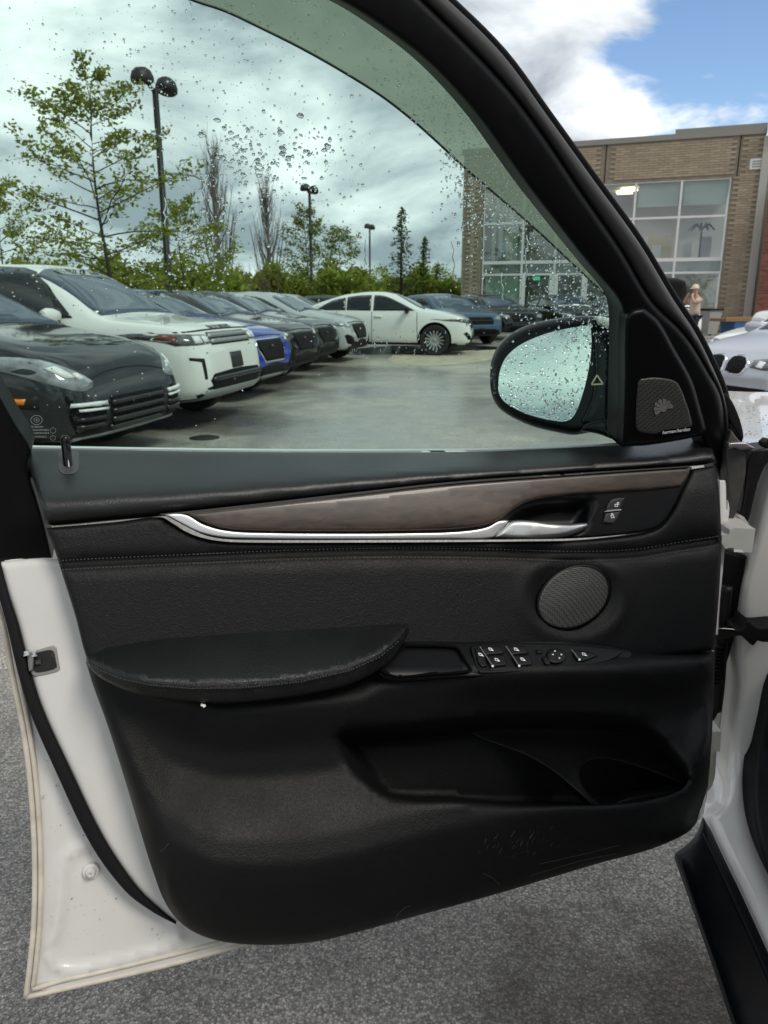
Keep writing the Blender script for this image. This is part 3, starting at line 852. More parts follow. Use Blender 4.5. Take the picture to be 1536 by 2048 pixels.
# ---- armrest -------------------------------------------------------------------------
aback = table((172, 1312), (215, 1289), (330, 1269), (500, 1256), (700, 1247), (800, 1243), (812, 1246))
aseam = table((172, 1318), (200, 1335), (240, 1352), (300, 1365), (380, 1372), (480, 1371), (600, 1359), (700, 1336), (760, 1309), (795, 1280), (815, 1250))
abot = table((172, 1322), (205, 1357), (260, 1382), (340, 1399), (430, 1406), (540, 1399), (650, 1381), (720, 1360), (765, 1328), (795, 1290), (816, 1255))
def off_arm(x, y, d):
    b, s, o = aback(x), aseam(x), abot(x)
    e = math.sqrt(max(0, min(1, (x - 168) / 110))) * math.sqrt(max(0, min(1, (819 - x) / 60)))
    front = .030 + .095 * e
    if y < s:
        u = max(0, min(1, (y - b) / max(2, s - b)))
        h = lerp(.022, front, 1 - (1 - u) ** 1.25)
    else:
        u = max(0, min(1, (y - s) / max(2, o - s)))
        h = lerp(front, front - .014 * e, u)
    g = y - s
    h -= .0035 * math.exp(-((g - 1) / 2.2) ** 2) + .002 * math.exp(-((g - 9) / 2.0) ** 2)
    return h
ARM = [(172, 1316), (184, 1300), (215, 1289), (330, 1269), (500, 1256), (700, 1247), (796, 1242), (812, 1247), (819, 1260), (808, 1284), (772, 1328), (720, 1361), (650, 1382), (540, 1400), (430, 1407), (340, 1400), (260, 1383), (205, 1358), (178, 1334)]
m_arm = M('worn black leather', (.007, .0078, .0078), .36, spec=.36, bump=(480, .38, .0020), grain='VORONOI', rvar=(14, .30, .5))
sx = np.arange(176, 812, 9)
arm = S('armrest', ARM, off_arm, m_arm, step=10, r=6, H=.007, thick=.09, loops=[[(x, aseam(x) + k) for x in sx if aback(x) + 6 < aseam(x) + k < abot(x) - 3] for k in (-4, 1, 5, 9)])
st = np.array([(x, aseam(x) + 5) for x in range(190, 800, 3)])
stitches('armrest_stitching', st, lambda x, y: off_arm(x, y, 50) + .0004, arm, 110)

# ---- switch console ----------------------------------------------------------------------
coff = lambda x, y, d=0: lerp(.040, .088, max(0, min(1, (y - 1286) / 62)))
S('pull_tray', [(758, 1340), (785, 1312), (806, 1293), (818, 1289), (905, 1291), (918, 1296), (934, 1322), (946, 1340), (938, 1345), (860, 1351), (800, 1356), (778, 1352)], lambda x, y, d: coff(x, y) + .006 - .10 * sstep(4, 20, d), M('matte tray liner', (.003, .003, .0033), .8, spec=.06), parent=low, step=7, r=3, H=.002, thick=.02)
sw = S('switch_panel', [(941, 1296), (946, 1291), (1020, 1287), (1100, 1287), (1180, 1292), (1238, 1299), (1244, 1304), (1230, 1316), (1205, 1324), (1150, 1333), (1060, 1341), (965, 1346), (955, 1340)], lambda x, y, d: coff(x, y) + .004, M('switch plate', (.006, .006, .0065), .45, spec=.25), step=8, r=3, H=.003, thick=.01)
S('console_liner', [(752, 1342), (800, 1290), (815, 1283), (920, 1284), (1100, 1281), (1200, 1287), (1262, 1299), (1266, 1312), (1240, 1330), (1200, 1340), (1060, 1352), (900, 1358), (800, 1364), (765, 1356)], lambda x, y, d: coff(x, y) - .003, m_plastic, parent=low, step=12, r=6, H=.006, thick=.02)
m_btn = M('switch key', (.008, .008, .0085), .42, spec=.3)
def switch(pts, kind):
    b = S('window_switch', pts, lambda x, y, d: coff(x, y) + .009, m_btn, parent=sw, step=7, r=3, H=.003, thick=.006)
    return b
def win_glyph(x, y):
    gl = MB()
    o = lambda a, b: coff(a, b) + .0105
    quadp(gl, [(x, y), (x + 6, y + .8), (x + 11.5, y + 7.2), (x + 4.0, y + 6.0), (x + 3.6, y + 4.2), (x + 7.6, y + 4.6), (x + 5.2, y + 2.0), (x + 1.8, y + 1.6), (x + 3.0, y + 5.8), (x + 1.6, y + 5.5)], o)
    gl.build('window_symbol', m_glyph, sw, False, SUV_LOC)
for pts, g in (([(950, 1296), (961, 1295), (975, 1332), (964, 1334), (956, 1324)], (956.5, 1305.5)), ([(963, 1294), (1001, 1292), (1008, 1307), (970, 1310)], (976.5, 1295)), ([(971, 1312), (1008, 1309), (1013, 1330), (980, 1334)], (989, 1316)), ([(1014, 1293), (1048, 1292), (1058, 1307), (1022, 1310)], (1027.5, 1295)), ([(1023, 1312), (1060, 1309), (1065, 1329), (1034, 1333)], (1040.5, 1315)), ([(1144, 1300), (1178, 1304), (1196, 1311), (1166, 1322), (1152, 1317)], (1163.5, 1305))):
    switch(pts, 0); win_glyph(*g)
S('mirror_switch', [(1113 + 19.5 * math.cos(t), 1312 + 15 * math.sin(t)) for t in np.linspace(0, 2 * math.pi, 18, endpoint=False)], lambda x, y, d: coff(x, y) + .012, m_btn, parent=sw, step=6, r=5, H=.004, thick=.008)
for x, y, a in ((1110, 1302, -90), (1123, 1309, 0), (1119, 1316, 60), (1106, 1309, 180)):
    gl = MB(); quadp(gl, [(x + 2.6 * math.cos(R(a + k)), y + 2.2 * math.sin(R(a + k))) for k in (0, 125, 235)], lambda p, q: coff(p, q) + .0135); gl.build('arrow_symbol', m_glyph, sw, False, SUV_LOC)
for x, y in ((985.5, 1332), (1038.5, 1331.5), (1159, 1319)):
    gl = MB(); quadp(gl, [(x - 2, y - 2), (x + 2, y - 2), (x + 2, y + 2), (x - 2, y + 2)], lambda p, q: coff(p, q) + .0125); gl.build('status_dot', m_glyph, sw, False, SUV_LOC)

for a, b in (((960, 1293), (985, 1331)), ((1012, 1292), (1038, 1331)), ((1143, 1299), (1158, 1318))):
    quadp_mb = MB()
    w = 1.2
    quadp(quadp_mb, [(a[0] - w, a[1]), (a[0] + w, a[1]), (b[0] + w, b[1]), (b[0] - w, b[1])], lambda p, q: coff(p, q) + .012)
    quadp_mb.build('switch_divider', M('switch divider', (.12, .12, .115), .4) if 'switch divider' not in bpy.data.materials else bpy.data.materials['switch divider'], sw, False, SUV_LOC)
S('mirror_fold_switch', [(1085, 1316), (1093, 1313), (1101, 1322), (1100, 1329), (1091, 1329)], lambda x, y, d: coff(x, y) + .010, m_btn, parent=sw, step=6, r=2, H=.002, thick=.005)
S('mirror_fold_switch', [(1072, 1301), (1083, 1299), (1086, 1305), (1076, 1307)], lambda x, y, d: coff(x, y) + .009, m_btn, parent=sw, step=6, r=2, H=.002, thick=.005)
# a crumb of dried paper left on the door
cr_ = S('crumb', [(401, 1410), (404, 1407), (407, 1409), (411, 1409), (412, 1413), (407, 1416), (405, 1413), (402, 1413)], lambda x, y, d: off_low0(x, y) + .045, M('paper crumb', (.75, .72, .66), .8), parent=low, step=3, r=2, H=.002, thick=.003)

# ---- door mirror --------------------------------------------------------------------------
pM = PB_.hit(1090, 745, -.25)
dm = (pM - CAM).normalized()
rM = Vector((-.30, -.92, .24)).normalized()
PM = Plane(pM, rM - dm)
MIRO = [(980, 748), (986, 712), (1006, 680), (1050, 652), (1110, 637), (1170, 631), (1196, 634), (1225, 645), (1262, 662), (1268, 885), (1236, 880), (1196, 864), (1150, 870), (1130, 868), (1060, 851), (1003, 821), (984, 792)]
mir = S('door_mirror', MIRO, lambda x, y, d: .004 * sstep(0, 12, d) , M('mirror housing', (.004, .004, .005), .25, spec=.3), plane=PM, step=13, r=16, H=.022, thick=.10)
MIRG = crv([(997, 764), (1000, 742), (1012, 715), (1040, 690), (1090, 668), (1140, 656), (1181, 650), (1183, 690), (1176, 745), (1163, 795), (1150, 828), (1138, 840), (1120, 843), (1060, 830), (1012, 806), (998, 786)])
m_mirror = M('mirror glass', (.92, .93, .92), .0, metal=1.0)
mg = S('mirror_glass', MIRG, .0062, m_mirror, plane=PM, parent=mir, step=20, thick=.003, smoothc=False)
S('mirror_arm', [(1184, 668), (1215, 660), (1245, 672), (1262, 690), (1262, 872), (1225, 862), (1168, 850), (1160, 842), (1180, 800), (1188, 740)], .010, m_gloss, plane=PM, parent=mir, step=14, r=10, H=.012, thick=.05)
S('mirror_cap', [(1188, 632), (1210, 634), (1240, 644), (1266, 654), (1266, 676), (1240, 666), (1215, 656), (1196, 650)], .014, m_white, plane=PM, parent=mir, step=8, r=7, H=.008, thick=.05)
S('mirror_lower_joint', [(1166, 848), (1200, 838), (1262, 842), (1262, 886), (1230, 880), (1196, 868), (1160, 862)], .016, m_gloss, plane=PM, parent=mir, step=10, r=8, H=.010, thick=.05)
mb = MB()
for a, b in (((1194, 750), (1183, 769)), ((1183, 769), (1206, 768)), ((1206, 768), (1194, 750))):
    a, b = np.array(a, float), np.array(b, float); t = (b - a) / np.hypot(*(b - a)); w = np.array((-t[1], t[0])) * 1.5
    mb.add([PM.hit(*p, .0118) for p in (a - w, a + w, b + w, b - w)], [(0, 1, 2, 3)])
mb.build('warning_triangle', M('amber triangle', (.55, .54, .36), .5), mir, False, SUV_LOC)
mdr = scatter(np.array(MIRG), 800, lambda x, y: .35 + .65 * sstep(700, 830, y), .0007, .0030, 1.6, (.6, 1.1))
drop_mesh('rain_drops', mdr, PM, .0066, mg, sgn=1, hh=.26)
hd = scatter(crv([(980, 748), (990, 735), (1000, 742), (998, 790), (986, 790)]), 70, lambda x, y: 1, .0004, .0011, 2)
drop_mesh('rain_drops', hd, PM, .003, mir, sgn=1)
dd = scatter(crv([(75, 1450), (120, 1560), (190, 1700), (250, 1790), (340, 1860), (330, 1900), (120, 1940), (80, 1880), (90, 1700)]), 60, lambda x, y: 1, .0005, .0019, 2.5)
drop_mesh('rain_drops', dd, PA, -.044, door, sgn=1, hh=.16)

# ---- body side: hinge pillar, sill, hood ------------------------------------------------------
PJ = Plane((0, 1.50, 0), (0, -1, 0))
def softhit(zs, y0=1.50, k=.03):
    def f(px, py, off):
        d = ray(px, py)
        tj = (y0 - off) / d.y
        th = (zs + off - CAMH) / d.z if d.z < -1e-3 else 1e9
        th = th if th > 0 else 1e9
        dl = tj - th
        t = min(tj, th) - max(0, k - abs(dl)) ** 2 / (4 * k)
        return CAM + d * t
    return f
S('hinge_pillar', [(1440, 1110), (1470, 1085), (1484, 1190), (1476, 1300), (1470, 1400), (1460, 1500), (1450, 1610), (1470, 1700), (1420, 1680), (1396, 1632), (1408, 1500), (1418, 1300), (1432, 1200)], -.05, m_dimwhite, plane=PJ, hit=softhit(.36), step=16, r=6, H=.006, thick=.03)
PIL = [(1700, 880), (1560, 915), (1530, 985), (1513, 1055), (1494, 1120), (1478, 1190), (1468, 1305), (1472, 1370), (1463, 1450), (1452, 1530), (1444, 1600), (1410, 1630), (1438, 1697), (1483, 1790), (1533, 1900), (1610, 2070), (1720, 2160), (1660, 1960), (1590, 1830), (1540, 1735), (1514, 1650), (1510, 1560), (1530, 1450), (1570, 1340), (1700, 1250)]
S('door_sill_panel', PIL, lambda x, y, d: 0.0, m_white, plane=PJ, hit=softhit(.43, 1.46, .12), step=16, r=26, H=.035, thick=.05)
S('body_door_seal', [(1720, 1240), (1560, 1345), (1528, 1450), (1508, 1560), (1512, 1650), (1538, 1736), (1588, 1832), (1700, 2000), (1740, 1900), (1640, 1780), (1580, 1700), (1556, 1640), (1552, 1560), (1572, 1470), (1620, 1370), (1730, 1290)], .03, m_rubber, plane=PJ, hit=softhit(.45, 1.44, .1), step=16, r=12, H=.02, thick=.05)
S('footwell', [(1730, 1270), (1610, 1370), (1560, 1480), (1545, 1600), (1570, 1700), (1700, 1880), (1850, 1700), (1850, 1300)], -.05, M('footwell carpet', (.012, .012, .013), .9, bump=(150, .6, .004)), plane=PJ, hit=softhit(.40, 1.5, .1), step=30, thick=.01)
# black side step
zs = .40
def hitz(px, py, off): return level(px, py, zs + off)
PZ = Plane((0, 0, zs), (0, 0, 1))
sk = S('side_skirt', [(1350, 1706), (1372, 1690), (1392, 1668), (1406, 1632), (1440, 1694), (1485, 1788), (1537, 1900), (1640, 2120), (1700, 2250), (1560, 2250), (1500, 2120), (1470, 2048), (1430, 1930), (1398, 1840)], lambda x, y, d: .002 * sstep(0, 20, d), M('gloss black sill', (.003, .0034, .005), .22, spec=.12), plane=PZ, hit=hitz, step=16, r=8, H=.006, thick=.012)
tubeS('skirt_groove', [(1406, 1668), (1440, 1740), (1490, 1850), (1560, 2010), (1620, 2150)], .002, m_rubber, parent=sk, plane=PZ, off=.003)
# hinges
S('door_hinge', [(1469, 1056), (1511, 1058), (1504, 1105), (1468, 1104), (1468, 1096), (1449, 1095), (1443, 1086), (1444, 1071), (1458, 1069), (1460, 1060)], .10, m_dimwhite, plane=PJ, step=8, r=0, thick=.10, smoothc=False)
hu = S('door_hinge', [(1417, 1463), (1443, 1463), (1440, 1503), (1416, 1502)], .10, m_dimwhite, plane=PJ, step=8, r=0, thick=.10, smoothc=False)
S('hinge_bracket', [(1478, 1062), (1480, 1036), (1488, 1034), (1498, 1048), (1498, 1062)], .03, m_dimwhite, plane=PJ, parent=hu, step=8, thick=.05, smoothc=False)
# check strap, boots, loom
ck = S('check_strap', [(1426, 1258), (1448, 1256), (1486, 1260), (1487, 1270), (1450, 1276), (1427, 1282)], .09, M('greasy steel', (.35, .33, .30), .18, metal=1.0), plane=PJ, step=6, r=2, H=.002, thick=.012)
S('strap_boot', [(1474, 1259), (1488, 1253), (1490, 1243), (1497, 1240), (1508, 1250), (1518, 1255), (1560, 1252), (1560, 1282), (1528, 1284), (1515, 1281), (1507, 1291), (1500, 1288), (1488, 1274), (1474, 1270)], .10, m_rubber, plane=PJ, parent=ck, step=8, r=5, H=.006, thick=.05)
lm = MB()
for i in range(11):
    y = 1292 + i * 7.4; x = 1440 - i * .9
    c = PJ.hit(x, y, .045)
    lm.tube([c + Vector((0, 0, .0022)), c, c - Vector((0, 0, .0022))], [.010, .0135, .010], 12)
lm.build('wiring_boot', m_rubber, suv, True, SUV_LOC)
tubeS('wiring_loom', [(1452, 1172), (1446, 1230), (1442, 1290), (1436, 1370), (1430, 1420)], .014, m_wire, plane=PJ, off=.03)
S('door_gap_seal', [(1443, 1098), (1470, 1106), (1492, 1112), (1484, 1180), (1474, 1230), (1464, 1290), (1448, 1345), (1434, 1430), (1420, 1450), (1424, 1300), (1436, 1200)], .010, m_rubber, plane=PJ, step=12, r=8, H=.01, thick=.02)
# front edge of the door shell, seen edge on behind the trim
S('door_front_edge', [(1438, 960), (1452, 960), (1453, 1020), (1456, 1000), (1459, 1020), (1452, 1070), (1446, 1140), (1440, 1200), (1436, 1270), (1426, 1270), (1434, 1190), (1440, 1090)], -.01, m_whitein, step=8, r=3, H=.003, thick=.05)
S('door_front_edge', [(1424, 1300), (1428, 1300), (1420, 1500), (1408, 1625), (1398, 1640), (1412, 1500)], .0, m_whitein, step=8, thick=.05)
# mirror base gasket, seals between door and fender
S('fender_gasket', [(1453, 890), (1462, 860), (1478, 880), (1506, 897), (1490, 906), (1492, 940), (1484, 980), (1470, 1030), (1458, 1062), (1450, 1050), (1458, 1010), (1454, 960)], .03, M('dusty rubber', (.045, .044, .042), .6, var=(30, .4)), plane=PJ, step=8, r=4, H=.004, thick=.03)
S('gasket_clip', [(1456, 886), (1490, 885), (1500, 890), (1514, 897), (1480, 900), (1472, 896), (1458, 899)], .045, M('clip steel', (.35, .33, .33), .35, metal=.8), plane=PJ, step=6, r=3, H=.003, thick=.012)
S('fender_seal', [(1600, 888), (1530, 894), (1504, 900), (1492, 925), (1486, 980), (1474, 1040), (1462, 1062), (1480, 1072), (1497, 1040), (1507, 1000), (1520, 955), (1540, 922), (1600, 908)], .015, m_wire, plane=PJ, step=12, r=8, H=.012, thick=.05)
S('outer_mirror_gasket', [(1444, 790), (1452, 786), (1466, 806), (1480, 840), (1487, 872), (1484, 884), (1472, 862), (1458, 838)], .02, m_rubber, plane=PJ, step=8, r=3, H=.003, thick=.03)
# hood and wing, a gently crowned panel in front of the pillar
def hood_hit(px, py, off):
    d = ray(px, py)
    p = CAM + d * ((1.12 - CAMH) / d.z)
    for _ in range(4):
        z = 1.12 - .03 * sstep(2.5, 4.4, p.y) * 2 - .035 * ((p.x - 1.3) / .8) ** 2
        p = CAM + d * ((z + off - CAMH) / d.z)
    return p
hc = crv([(1464, 822), (1500, 800), (1540, 790), (1700, 770)], 5, closed=False)
hood = S('hood', [(1424, 790), (1430, 781), (1540, 784), (1800, 770), (2000, 800), (1900, 880), (1560, 893), (1500, 899), (1478, 884)], lambda x, y, d, q: -.004 * math.exp(-(q / 3.0) ** 2), m_white, plane=PZ, hit=hood_hit, step=12, thick=.03, loops=[resample(hc, 10, False)], field=lambda V: segdist(V, hc, False))
dh = []
for i in range(220):
    dh.append((rr.uniform(1440, 1560), rr.uniform(784, 890), rr.uniform(.0008, .003), rr.uniform(.6, 1.2), 0))
V_ = MB()
for x, y, r_, e, a in dh:
    c = hood_hit(x, y, .0005)
    V_.lathe([(r_, 0), (r_ * .7, r_ * .3), (0, r_ * .42)], 8, Matrix.Translation(c))
V_.build('rain_drops', m_water, hood, True, SUV_LOC)['kind'] = 'stuff'
S('wing_nut', [(1527, 885), (1536, 878), (1546, 880), (1550, 888), (1545, 896), (1532, 897), (1527, 892)], .05, m_rubber, plane=PJ, step=6, r=4, H=.006, thick=.02)
S('wing_inner', [(1480, 896), (1560, 888), (1800, 870), (1800, 1000), (1560, 960), (1530, 980), (1500, 1060), (1470, 1080), (1450, 1060), (1478, 1000)], -.03, m_whitein, plane=PJ, step=24, r=10, H=.01, thick=.02)

# ---- the rest of the cabin, right of the camera: it shades the door from that side
m_trim_d = M('dark cabin trim', (.012, .012, .013), .7)
m_seatl = M('black seat leather', (.014, .014, .015), .5, bump=(300, .3, .002))
def wbox(name, c, d, mat, parent=suv, bev=.03):
    o = MB().box(c, d).build(name, mat, parent, True, SUV_LOC)
    bm = bmesh.new(); bm.from_mesh(o.data)
    bmesh.ops.bevel(bm, geom=bm.edges[:], offset=bev, segments=3, affect='EDGES', profile=.5); bm.to_mesh(o.data); bm.free()
    return autosmooth(o, 40)
def profile_x(name, pts, x0, x1, mat, parent=suv):
    """side profile in (y,z) pulled out across the car"""
    c = crv(pts, 4); n = len(c)
    v = [(x, y, z) for x in (x0, x1) for y, z in c]
    f = [(i, (i + 1) % n, n + (i + 1) % n, n + i) for i in range(n)] + [tuple(reversed(range(n))), tuple(range(n, 2 * n))]
    return autosmooth(mesh(name, v, f, mat, parent, True, SUV_LOC), 45)
profile_x('roof', [(1.0, 1.64), (.4, 1.72), (-.8, 1.74), (-1.9, 1.66), (-1.9, 1.60), (-.8, 1.67), (.4, 1.66), (1.0, 1.60)], .86, 2.42, m_white)
wbox('dashboard', (1.72, 1.22, .92), (1.30, .50, .34), m_trim_d, bev=.08)
wbox('cabin_floor', (1.66, -.2, .42), (1.66, 3.0, .06), m_trim_d)
profile_x('front_seat', [(.62, .56), (.60, .68), (.1, .66), (-.02, .78), (-.22, 1.28), (-.32, 1.30), (-.36, 1.24), (-.16, .62), (0, .50)], 1.0, 1.52, m_seatl)
wbox('headrest', (1.26, -.30, 1.42), (.28, .10, .20), m_seatl, bev=.04)
profile_x('rear_body_side', [(-.25, .45), (-.15, 1.08), (-.6, 1.12), (-2.4, 1.16), (-2.5, .9), (-2.4, .45), (-2.0, .42), (-1.9, .75), (-1.5, .85), (-1.1, .75), (-1.0, .42)], .66, .86, m_white)
profile_x('centre_pillar', [(-.17, 1.08), (-.32, 1.66), (-.44, 1.66), (-.36, 1.08)], .76, .86, m_gloss)
wbox('far_door', (2.44, -.2, .85), (.10, 3.0, .8), m_trim_d)
wbox('rear_bench', (1.66, -1.2, .75), (1.4, .6, .5), m_seatl, bev=.1)
# ================================================================== ground
def at(px, py, z=0.0):
    """point of the level plane z that the photograph shows at (px, py)"""
    return level(px, py, z)
def place(px, y): return Vector(((px - CX) / F * y * cP, y, 0))
def asphalt_mat():
    m = M('wet asphalt', (.1, .1, .1), .6)
    nt, N, L, b = nodes(m)
    tc = N.new('ShaderNodeTexCoord'); O = tc.outputs['Object']
    def noise(s, d=5, r=.55, off=(0, 0, 0), sc=(1, 1, 1)):
        mp = N.new('ShaderNodeMapping'); mp.inputs['Location'].default_value = off; mp.inputs['Scale'].default_value = sc
        L.new(O, mp.inputs[0])
        n = N.new('ShaderNodeTexNoise'); n.inputs['Scale'].default_value = s; n.inputs['Detail'].default_value = d; n.inputs['Roughness'].default_value = r
        L.new(mp.outputs[0], n.inputs['Vector']); return n.outputs['Fac']
    v = N.new('ShaderNodeTexVoronoi'); v.inputs['Scale'].default_value = 175; L.new(O, v.inputs['Vector'])
    cr = N.new('ShaderNodeValToRGB'); e = cr.color_ramp.elements
    e[0].position = 0.0; e[0].color = (.20, .19, .172, 1); e[1].position = 1.0; e[1].color = (.68, .62, .53, 1)
    m1 = e.new(.45); m1.color = (.35, .33, .30, 1); m2 = e.new(.8); m2.color = (.50, .47, .42, 1)
    gap = N.new('ShaderNodeMapRange'); gap.inputs['From Min'].default_value = .25; gap.inputs['From Max'].default_value = .75; gap.inputs['To Min'].default_value = 1.15; gap.inputs['To Max'].default_value = .62
    L.new(v.outputs['Distance'], gap.inputs[0])
    sepc = N.new('ShaderNodeSeparateColor'); L.new(v.outputs['Color'], sepc.inputs[0]); L.new(sepc.outputs[0], cr.inputs[0])
    # worn and damp patches
    big = noise(.35, 6, .6)
    r2 = N.new('ShaderNodeMapRange'); r2.interpolation_type = 'SMOOTHSTEP'
    r2.inputs['From Min'].default_value = .40; r2.inputs['From Max'].default_value = .62; r2.inputs['To Min'].default_value = .72; r2.inputs['To Max'].default_value = 1.14
    L.new(big, r2.inputs[0])
    mul = N.new('ShaderNodeMixRGB'); mul.blend_type = 'MULTIPLY'; mul.inputs[0].default_value = 1
    mg_ = N.new('ShaderNodeMixRGB'); mg_.blend_type = 'MULTIPLY'; mg_.inputs[0].default_value = 1
    L.new(cr.outputs[0], mg_.inputs[1]); L.new(gap.outputs[0], mg_.inputs[2])
    L.new(mg_.outputs[0], mul.inputs[1]); L.new(r2.outputs[0], mul.inputs[2])
    # drier sandy stains further off
    dry = noise(.16, 5, .6, (4.2, 9.1, 0), (.6, 1.5, 1))
    r3 = N.new('ShaderNodeMapRange'); r3.interpolation_type = 'SMOOTHSTEP'
    r3.inputs['From Min'].default_value = .50; r3.inputs['From Max'].default_value = .60; r3.inputs['To Max'].default_value = .75
    L.new(dry, r3.inputs[0])
    mx = N.new('ShaderNodeMixRGB'); mx.inputs[2].default_value = (.44, .40, .33, 1)
    L.new(r3.outputs[0], mx.inputs[0]); L.new(mul.outputs[0], mx.inputs[1])
    L.new(mx.outputs[0], b.inputs['Base Color'])
    rg = N.new('ShaderNodeMapRange'); rg.inputs['From Min'].default_value = .40; rg.inputs['From Max'].default_value = .62
    rg.inputs['To Min'].default_value = .22; rg.inputs['To Max'].default_value = .6
    L.new(big, rg.inputs[0]); L.new(rg.outputs[0], b.inputs['Roughness'])
    wet = N.new('ShaderNodeMapRange'); wet.interpolation_type = 'SMOOTHSTEP'; wet.inputs['From Min'].default_value = .40; wet.inputs['From Max'].default_value = .58
    wet.inputs['To Min'].default_value = .85; wet.inputs['To Max'].default_value = .12
    L.new(big, wet.inputs[0])
    sx_ = N.new('ShaderNodeSeparateXYZ'); L.new(O, sx_.inputs[0])
    fr_ = N.new('ShaderNodeMapRange'); fr_.inputs['From Min'].default_value = 2.0; fr_.inputs['From Max'].default_value = 6.0; L.new(sx_.outputs[1], fr_.inputs[0])
    wm = N.new('ShaderNodeMath'); wm.operation = 'MULTIPLY'; L.new(wet.outputs[0], wm.inputs[0]); L.new(fr_.outputs[0], wm.inputs[1])
    L.new(wm.outputs[0], b.inputs['Coat Weight']); b.inputs['Coat Roughness'].default_value = .20
    rip = N.new('ShaderNodeBump'); rip.inputs['Strength'].default_value = .5; rip.inputs['Distance'].default_value = .01
    L.new(noise(14, 4), rip.inputs['Height']); L.new(rip.outputs[0], b.inputs['Coat Normal'])
    # uneven laying, oily and damp stains at several sizes
    mid = noise(3.2, 6, .65, (1.3, 2.2, 0)); r4 = N.new('ShaderNodeMapRange'); r4.inputs['From Min'].default_value = .3; r4.inputs['From Max'].default_value = .7
    r4.inputs['To Min'].default_value = .78; r4.inputs['To Max'].default_value = 1.18; L.new(mid, r4.inputs[0])
    m4 = N.new('ShaderNodeMixRGB'); m4.blend_type = 'MULTIPLY'; m4.inputs[0].default_value = 1; L.new(mx.outputs[0], m4.inputs[1]); L.new(r4.outputs[0], m4.inputs[2])
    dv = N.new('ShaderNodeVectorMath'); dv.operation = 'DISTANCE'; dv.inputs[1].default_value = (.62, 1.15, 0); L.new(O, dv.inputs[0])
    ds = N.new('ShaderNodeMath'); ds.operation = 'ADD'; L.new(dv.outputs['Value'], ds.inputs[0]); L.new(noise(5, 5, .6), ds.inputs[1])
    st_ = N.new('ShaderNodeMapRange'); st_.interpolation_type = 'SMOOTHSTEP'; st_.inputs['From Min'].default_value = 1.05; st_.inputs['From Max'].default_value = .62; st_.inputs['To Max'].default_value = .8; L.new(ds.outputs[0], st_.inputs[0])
    m5 = N.new('ShaderNodeMixRGB'); m5.blend_type = 'MULTIPLY'; m5.inputs[2].default_value = (.36, .29, .22, 1); L.new(st_.outputs[0], m5.inputs[0]); L.new(m4.outputs[0], m5.inputs[1])  # brown damp by the sill, with the car's shade darkened into the colour
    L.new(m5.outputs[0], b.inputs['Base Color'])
    fine = noise(260, 3)
    ad = N.new('ShaderNodeMath'); ad.operation = 'ADD'; L.new(v.outputs['Distance'], ad.inputs[0]); L.new(fine, ad.inputs[1])
    bp = N.new('ShaderNodeBump'); bs_ = N.new('ShaderNodeMapRange'); bs_.inputs['To Min'].default_value = .9; bs_.inputs['To Max'].default_value = .22; L.new(fr_.outputs[0], bs_.inputs[0]); L.new(bs_.outputs[0], bp.inputs['Strength']); bp.inputs['Distance'].default_value = .006
    L.new(ad.outputs[0], bp.inputs['Height']); L.new(bp.outputs[0], b.inputs['Normal'])
    return m
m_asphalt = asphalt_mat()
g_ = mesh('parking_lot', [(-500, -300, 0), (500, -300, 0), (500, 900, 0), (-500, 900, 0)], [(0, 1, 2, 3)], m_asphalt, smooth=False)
g_['kind'] = 'structure'
def ground_patch(name, pts, mat, z, seed=1):
    c = crv([tuple(at(*p).xy) for p in pts], 10); q = random.Random(seed)
    v = [Vector((x + q.gauss(0, .03), y + q.gauss(0, .05), z)) for x, y in c]
    n = len(v); m = sum(v, Vector()) / n
    o = mesh(name, v + [m], [(i, (i + 1) % n, n) for i in range(n)], mat, smooth=False); o['kind'] = 'structure'
    bm = bmesh.new(); bm.from_mesh(o.data); bmesh.ops.recalc_face_normals(bm, faces=bm.faces)
    if bm.faces[:][0].normal.z < 0: bmesh.ops.reverse_faces(bm, faces=bm.faces)
    bm.to_mesh(o.data); bm.free()
ground_patch('sandy_patch', [(775, 722), (800, 707), (860, 700), (930, 702), (985, 697), (1010, 706), (985, 718), (930, 728), (860, 733), (800, 732)], M('dry sandy asphalt', (.42, .37, .28), .9, var=(3, .25), bump=(60, .5, .01)), .004)
ground_patch('puddle', [(700, 700), (780, 691), (860, 693), (930, 690), (1000, 694), (1010, 699), (900, 703), (780, 708), (700, 709)], M('shallow puddle', (.035, .036, .036), .08, spec=.6), .006, 2)
mh = empty('manhole_cover', at(409, 876) + Vector((0, 0, .002)), .2, label='round dark manhole cover in the asphalt before the graphite SUV', cat='manhole cover')
MB().lathe([(.001, .006), (.14, .006), (.155, .004), (.16, .003)], 28).build('rim', m_gr_ := M('cast iron', (.06, .058, .055), .5, metal=.6, bump=(30, .6, .01)), mh)
MB().lathe([(.001, .012), (.12, .012), (.125, .008)], 28).build('lid', m_gr_, mh)

